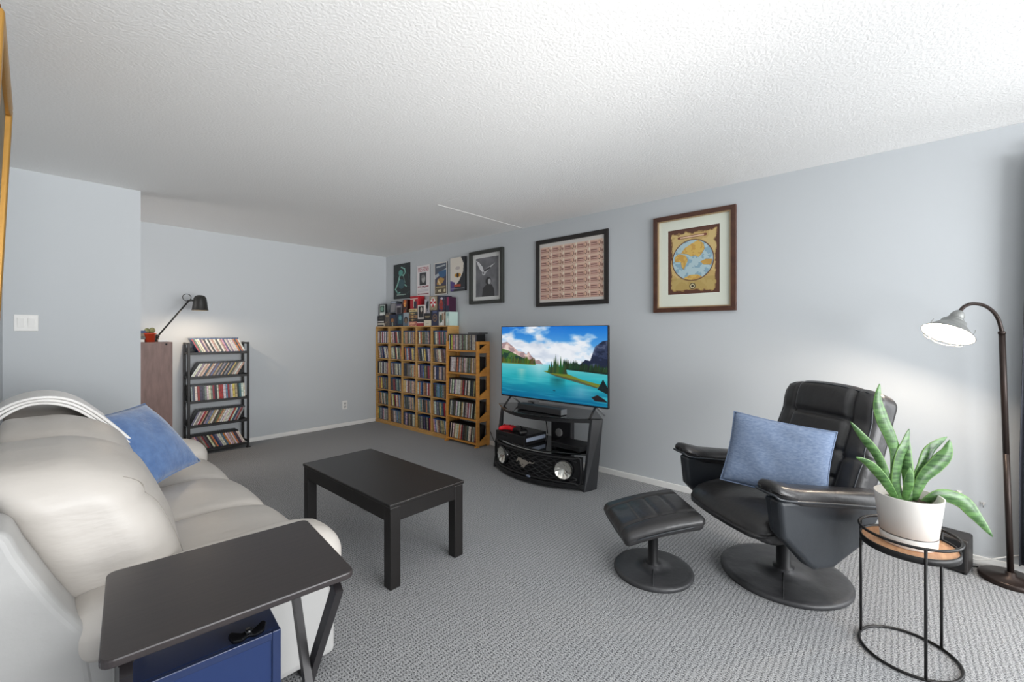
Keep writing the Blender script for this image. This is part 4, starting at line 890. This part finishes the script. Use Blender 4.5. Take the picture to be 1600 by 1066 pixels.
# backrest: reclined, stitched into panels
def bfn(x, y, z, u, v, w_):
    if v < 0:
        p = .020*(1-u*u*.6)
        for sx in (-.17, .17): p -= .020*math.exp(-((x-sx)/.013)**2)
        if abs(x) < .175:
            for sz in (.13, -.03, -.17, -.27): p -= .020*math.exp(-((z-sz)/.012)**2)
            p += .010
        else: p -= .014*math.exp(-((z+.06-.25*(abs(x)-.175))/.012)**2)
        if z > .14: p += .022*math.sin(min(1, (z-.14)/.16)*PI*.75)
        y -= p
    y += .02*u*u
    wd = 1-.05*max(0, w_)+.02*(w_ < 0); x *= wd
    z -= .018*u*u*(w_ > 0)*w_
    return x, y, z
bm_ = Matrix.Translation((0, .245, .70)) @ Matrix.Rotation(rad(-22), 4, 'X')
MB().soft((0, 0, 0), (.575, .125, .63), .05, 72, bfn, mat=bm_).build('backrest', BLEA, ch)
for q in (-.92, .92): MB().tube([softpt((0, 0, 0), (.575, .125, .63), .05, (u, q, v), bfn, bm_) for u, v in loop4(.93, 12)], .004, 6, closed=True).build('back_piping', BLEA2, ch)
for s_ in (1, -1):
    def afn(x, y, z, u, v, w_):
        z += .012*(1-u*u)*(w_ > 0)
        if v < -.55: z += .020*((-v-.55)/.45); z += .02*(w_ < 0)*((-v-.55)/.45); 
        z -= .075*(v+1)/2
        x *= 1+.10*(v < -.6)
        return x, y, z
    ap = MB().soft((s_*.325, -.09, .578), (.125, .62, .068), .03, 18, afn).build('arm_pad', BLEA, ch)
    pts = smoothpath([(s_*.325-.066, -.36, .575), (s_*.325-.05, -.405, .592), (s_*.325, -.412, .594), (s_*.325+.05, -.405, .592), (s_*.325+.066, -.36, .572), (s_*.325+.064, -.1, .535), (s_*.325+.064, .18, .497)], 5)
    MB().tube(pts, .0055, 6).build('arm_piping', BLEA2, ap)
    pan = [(-.375, .565), (-.355, .40), (-.30, .345), (-.22, .262), (-.19, .245), (-.09, .245), (.05, .32), (.14, .42), (.19, .49), (.19, .515), (-.1, .545)]
    x0, x1 = (s_*.305, s_*.375)
    MB().prism(pan, min(x0, x1), max(x0, x1), 'x').build('arm_side', BLEA2, ch, bevel=.032, seg=5)
    MB().prism([(-.372, .56), (-.345, .40), (-.28, .36), (-.28, .55)], s_*.325-.045, s_*.325+.0, 'x').build('arm_front', BLEA2, ch, bevel=.012, seg=3)
MB().tube([(.30, .14, .30), (-.30, .14, .30)], .012, 10).build('recline_bar', BLACK, ch)
MB().tube([(.30, -.15, .30), (-.30, -.15, .30)], .012, 10).build('cross_bar', BLACK, ch)

ot = thing('ottoman', 'black leather footstool on a round swivel base', 'footstool', (2.235, .985, 0), -45)
disc(.205, ot, -.362, -.932)
MB().lathe([(.04, .045), (.04, .052), (.026, .056), (.026, .29), (0, .29)], 20).build('swivel_post', BLACK, ot)
def ofn(x, y, z, u, v, w_):
    z += .040*u
    if w_ > 0:
        p = .012*(1-u*u)*(1-v*v)
        for sx in (-.085, .0, .085):
            if abs(y) < .115: p -= .008*math.exp(-((x-sx)/.0085)**2)
        for sy in (-.115, .115): p -= .008*math.exp(-((y-sy)/.0085)**2)
        z += p
    z -= .012*u*u+.0*v
    k = 1+.03*(w_ > 0); return x*k, y*k, z
ott = Matrix.Translation((-.02, -.02, .318))
MB().soft((0, 0, 0), (.40, .40, .075), .03, 60, ofn, mat=ott).build('cushion', BLEA, ot)
MB().tube([ott @ Vector((x, y, -.006+.04*x/.2-.012*(x/.2)**2)) for x, y in [(.203*math.copysign(min(1, abs(math.cos(a))**.35), math.cos(a)), .203*math.copysign(min(1, abs(math.sin(a))**.35), math.sin(a))) for a in [2*PI*k/48 for k in range(48)]]], .004, 6, closed=True).build('piping', BLEA2, ot)
MB().box(-.13, -.13, .262, .10, .10, .285).build('seat_plate', BLACK, ot, bevel=.005)

DEN = M('blue_chambray', (136, 152, 178), .9, bump=(220, .3, .004), var=(55, (112, 130, 160)), stretch=(1, 1, 3))
pc = Vector((2.66, .455, 0)); rz = rad(-126.6); cx_ = Vector((math.cos(rz), math.sin(rz), 0)); cy_ = Vector((-math.sin(rz), math.cos(rz), 0))
def chl(x, y, z): return pc+cx_*x+cy_*y+Vector((0, 0, z))
pillow('chair_pillow', .46, .38, .15, DEN, 'pale blue chambray pillow standing on the recliner seat', frame_mat(Vector((2.542, .465, .652)), (.04, -.425, -.05), (.16, -.03, .325)), 9, .055)

# ------------------------------------------------------------------ plant stand, pot, plant
ps = thing('plant_stand', 'round black wire plant stand with a wooden tray top', 'plant stand', (2.346, -.028, 0))
def ring(r, z, n=48): return [(r*math.cos(2*PI*k/n), r*math.sin(2*PI*k/n), z) for k in range(n)]
MB().tube(ring(.153, .006), .0055, 8, closed=True).build('floor_ring', BLKM, ps)
MB().tube(ring(.153, .487), .0055, 8, closed=True).build('top_ring', BLKM, ps)
MB().lathe([(.149, .428), (.152, .428), (.152, .452), (.146, .452), (.146, .436), (.149, .428)], 48, caps=False).build('tray_rim', BLKM, ps)
WTOP = M('oak_tray', (196, 150, 112), .45, var=(8, (178, 130, 94)), stretch=(2, 10, 1))
MB().lathe([(0, .430), (.1455, .430), (.1455, .446), (0, .446)], 48, smooth=False).build('tray', WTOP, ps, bevel=.001)
for X_, Y_ in ((2.379, .119), (2.198, -.075), (2.461, -.129)):
    d = Vector((X_-2.346, Y_+.028, 0)).normalized()*.153
    MB().tube([(d.x, d.y, .006), (d.x, d.y, .487)], .005, 8).build('leg', BLKM, ps)
PW = M('white_planter', (232, 228, 222), .45)
pt = thing('potted_snake_plant', 'snake plant in a white round planter on the wire stand', 'plant', (2.346, -.028, .446))
MB().lathe([(0, 0), (.084, 0), (.087, .003), (.0895, .040), (.087, .0415), (.087, .0435), (.0898, .045), (.106, .190), (.107, .194), (.102, .194), (.096, .150), (0, .15)], 48).build('planter', PW, pt)
MB().tube([(.0885*math.cos(2*PI*k/40), .0885*math.sin(2*PI*k/40), .0425) for k in range(40)], .0016, 6, closed=True).build('saucer_gap_shade', M('saucer_shadow_gap', (60, 54, 48), .8), pt)  # dark ring put in for the shade in the saucer groove
MB().lathe([(.0965, .156), (.06, .166), (0, .168)], 24).build('soil', SOIL, pt)
def leafmat():
    m = bpy.data.materials.new('snake_leaf'); m.use_nodes = True; nt = m.node_tree; b = nt.nodes['Principled BSDF']; N = nt.nodes.new; L = nt.links.new
    tc = N('ShaderNodeTexCoord'); mp = N('ShaderNodeMapping'); mp.inputs['Scale'].default_value = (18, 18, 75); n = N('ShaderNodeTexNoise'); n.inputs['Scale'].default_value = 1; n.inputs['Detail'].default_value = 4
    r = N('ShaderNodeValToRGB'); r.color_ramp.elements[0].position = .40; r.color_ramp.elements[0].color = lin((46, 80, 38)); r.color_ramp.elements[1].position = .62; r.color_ramp.elements[1].color = lin((88, 128, 70))
    L(tc.outputs['Object'], mp.inputs[0]); L(mp.outputs[0], n.inputs['Vector']); L(n.outputs[0], r.inputs[0]); L(r.outputs[0], b.inputs['Base Color']); setin(b, 'Roughness', .32); setin(b, 'Subsurface Weight', .0); return m
LEAF = leafmat(); LEDGE = M('leaf_margin', (104, 142, 76), .4)
leaves = [([(2.308, .019, .607), (2.314, .012, .788), (2.303, .024, .86), (2.279, .051, .94), (2.267, .064, 1.012), (2.272, .058, 1.081)], .021, 0),
          ([(2.31, .016, .607), (2.3, .035, .699), (2.28, .065, .792), (2.247, .108, .864), (2.22, .147, .925)], .013, .6),
          ([(2.32, .005, .607), (2.284, .026, .662), (2.243, .053, .72), (2.194, .089, .774), (2.145, .125, .802)], .014, .5),
          ([(2.32, .005, .607), (2.315, .01, .701), (2.325, -.0, .788), (2.339, -.016, .838), (2.351, -.03, .9)], .023, -.3),
          ([(2.349, -.027, .6), (2.363, -.028, .698), (2.371, -.022, .767), (2.389, -.028, .86)], .017, .8),
          ([(2.346, -.025, .6), (2.379, -.046, .668), (2.415, -.071, .738), (2.448, -.093, .808), (2.509, -.146, .858)], .028, -.2),
          ([(2.363, -.043, .614), (2.38, -.07, .703), (2.407, -.107, .755), (2.429, -.139, .806), (2.431, -.149, .861)], .023, .3),
          ([(2.387, -.07, .60), (2.413, -.118, .640), (2.453, -.181, .622), (2.473, -.221, .572), (2.501, -.272, .49)], .023, 0),
          ([(2.339, -.016, .607), (2.328, -.027, .677), (2.313, -.032, .754)], .015, .2), ([(2.329, -.006, .607), (2.333, .005, .668), (2.333, .02, .753)], .020, -.5)]
view = Vector((.7443, .6678, 0))
for pts, hw, tw_ in leaves:
    P = smoothpath([Vector(p)-Vector((2.346, -.028, .446)) for p in pts], 6); n = len(P); vs = []; fs = []; mi = []
    for i, p in enumerate(P):
        t_ = i/(n-1); a = P[max(i-1, 0)]; b = P[min(i+1, n-1)]; tn = (b-a).normalized(); sd = tn.cross(view).normalized(); nr = sd.cross(tn)
        ang = tw_*math.sin(t_*2.6); sd2 = sd*math.cos(ang)+nr*math.sin(ang); nr2 = nr*math.cos(ang)-sd*math.sin(ang)
        wd = hw*(.62+.55*math.sin(min(1, t_*1.25)*PI*.62))*(1 if t_ < .62 else max(.02, 1-((t_-.62)/.38)**1.6))
        for u in (-1, -.86, -.4, 0, .4, .86, 1): vs.append(p+sd2*(u*wd)+nr2*(-.35*wd*(1-u*u)))
    f_m = []
    m = MB()
    for i in range(n-1):
        for k in range(6): fs.append((i*7+k, i*7+k+1, (i+1)*7+k+1, (i+1)*7+k)); f_m.append(1 if k in (0, 5) else 0)
    m.add(vs, fs, 0, True); m.m = f_m
    o = m.build('leaf', [LEAF, LEDGE], pt); so = o.modifiers.new('thick', 'SOLIDIFY'); so.thickness = .0022

# ------------------------------------------------------------------ floor lamp
BRZ = M('dark_bronze', (52, 42, 38), .38, metal=.5)
fl = thing('floor_lamp', 'dark bronze arched floor lamp with a lit grey cage shade', 'lamp', (3.375, -.43, 0))
MB().lathe([(0, 0), (.116, 0), (.118, .006), (.118, .020), (.108, .027), (.02, .034), (.02, .05), (0, .05)], 48).build('base', BRZ, fl)
pb, ptop = Vector((0, 0, .03)), Vector((-.03, .034, 1.29))
MB().tube([pb, pb.lerp(ptop, .5)], [.0125, .0125], 14).build('pole', BRZ, fl)
MB().tube([pb.lerp(ptop, .5), ptop], [.0125, .0125], 14).build('pole', BRZ, fl)
MB().lathe([(.0125, 0), (.0145, 0), (.0145, .012), (.010, .016)], 16, mat=Matrix.Translation(ptop-Vector((0, 0, .012)))).build('collar', BRZ, fl)
arc = smoothpath([ptop, (-.038, .046, 1.35), (-.065, .067, 1.392), (-.115, .104, 1.424), (-.175, .149, 1.433), (-.225, .183, 1.418), (-.262, .206, 1.384)], 8)
MB().tube(arc, .0085, 12).build('gooseneck', BRZ, fl)
ax = Vector((-.40, .34, -.85)).normalized(); apex = arc[-1]
sm = axis_mat(apex-ax*.01, ax); ZINC = M('galvanised_zinc', (128, 130, 128), .45, metal=.4, var=(30, (150, 152, 150)))
SHI = M('shade_enamel', (240, 238, 232), .5)
MB().lathe([(0, 0), (.014, .0), (.020, .008), (.026, .02), (.028, .034), (.026, .044), (.034, .046), (.036, .058), (.034, .062)], 32, mat=sm).build('cap', ZINC, fl)
MB().lathe([(.030, .058), (.048, .062), (.052, .078), (.072, .100), (.098, .128), (.104, .134), (.103, .136), (.096, .1295), (.070, .103), (.050, .082), (.028, .066)], 40, mat=sm, caps=False).build('shade', ZINC, fl)
MB().lathe([(.1005, .1345), (.0945, .1295), (.069, .1035), (.048, .083), (.030, .064), (.02, .056), (0, .055)], 40, mat=sm, caps=False).build('shade_lining', SHI, fl)
for a in (0, PI/2):
    c_, s2 = math.cos(a), math.sin(a)
    MB().tube([sm @ Vector((c_*.112*math.cos(t_), s2*.112*math.cos(t_), .125+.050*math.sin(t_))) for t_ in [-.25+(PI+.5)*k/20 for k in range(21)]], .0018, 6).build('cage_wire', ZINC, fl)
MB().tube([sm @ Vector((.06*math.cos(2*PI*k/28), .06*math.sin(2*PI*k/28), .168)) for k in range(28)], .0018, 6, closed=True).build('cage_ring', ZINC, fl)
MB().lathe([(0, .060), (.010, .062), (.011, .070), (.019, .080), (.019, .090), (.010, .098), (0, .100)], 20, mat=sm).build('bulb', M('lamp_bulb', (255, 240, 215), .4, emit=((255, 232, 196), 14)), fl)
pl = bpy.data.lights.new('floor_lamp_light', 'POINT'); pl.energy = 11; pl.color = (1, .84, .68); pl.shadow_soft_size = .025
o = bpy.data.objects.new('floor_lamp_light', pl); o.location = fl.location+(sm @ Vector((0, 0, .112))); S.collection.objects.link(o)

# ------------------------------------------------------------------ speaker box, wall clips, curtain
t = thing('subwoofer', 'black speaker box on the carpet behind the plant stand', 'speaker', (3.385, -.215, 0), -12)
MB().box(-.075, -.075, .006, .075, .075, .185).build('cabinet', M('speaker_black', (40, 37, 36), .45), t, bevel=.012, seg=3)
MB().box(-.0765, -.06, .02, -.075, .06, .17).build('speaker_cloth', BLACK, t)
for x in (-.06, .06):
    for y in (-.06, .06): MB().lathe([(.01, 0), (.01, .006), (0, .006)], 10, mat=Matrix.Translation((x, y, 0))).build('foot', BLACK, t)
for n_, (Y_, Z_, lab) in enumerate(((-.255, .385, 'white cable clip on the wall above the black speaker'), (-.347, .345, 'grey cable clip on the wall beside the lamp pole'))):
    t = thing('cable_clip', lab, 'clip', (XR, Y_, Z_), -90, 'cable clips on the wall')
    cm = WHITE if n_ == 0 else GREYP
    MB().box(-.010, -.006, -.006, .010, 0, .006).build('clip_body', cm, t, bevel=.001); MB().tube([(0, -.005, 0), (0, -.012, -.008), (0, -.010, -.022)], .003, 6).build('hook', cm, t)
CUR = M('grey_curtain', (70, 72, 80), .85, bump=(120, .2, .004))
t = thing('window_curtain', 'dark grey curtain hanging at the right edge by the lamp', 'curtain', (3.43, -.625, 0), 90)
vs = []; fs = []; n = 120
for j, z in enumerate((.07, .6, 1.2, 1.8, 2.22)):
    for i in range(n+1):
        x = -.46+.62*i/n; a = .022+.012*(1-j/4); vs.append((x-.035*max(0, j-1)/3, a*math.sin(i/n*2*PI*8+.4*j*.3), z))
for j in range(4):
    for i in range(n): q = j*(n+1)+i; fs.append((q, q+1, q+n+2, q+n+1))
o = MB().add(vs, fs, 0, True).build('cloth', CUR, t); so = o.modifiers.new('thick', 'SOLIDIFY'); so.thickness = .003
MB().tube([(-2.2, 0, 2.26), (.08, 0, 2.26)], .012, 10).build('curtain_rod', BLKM, t)
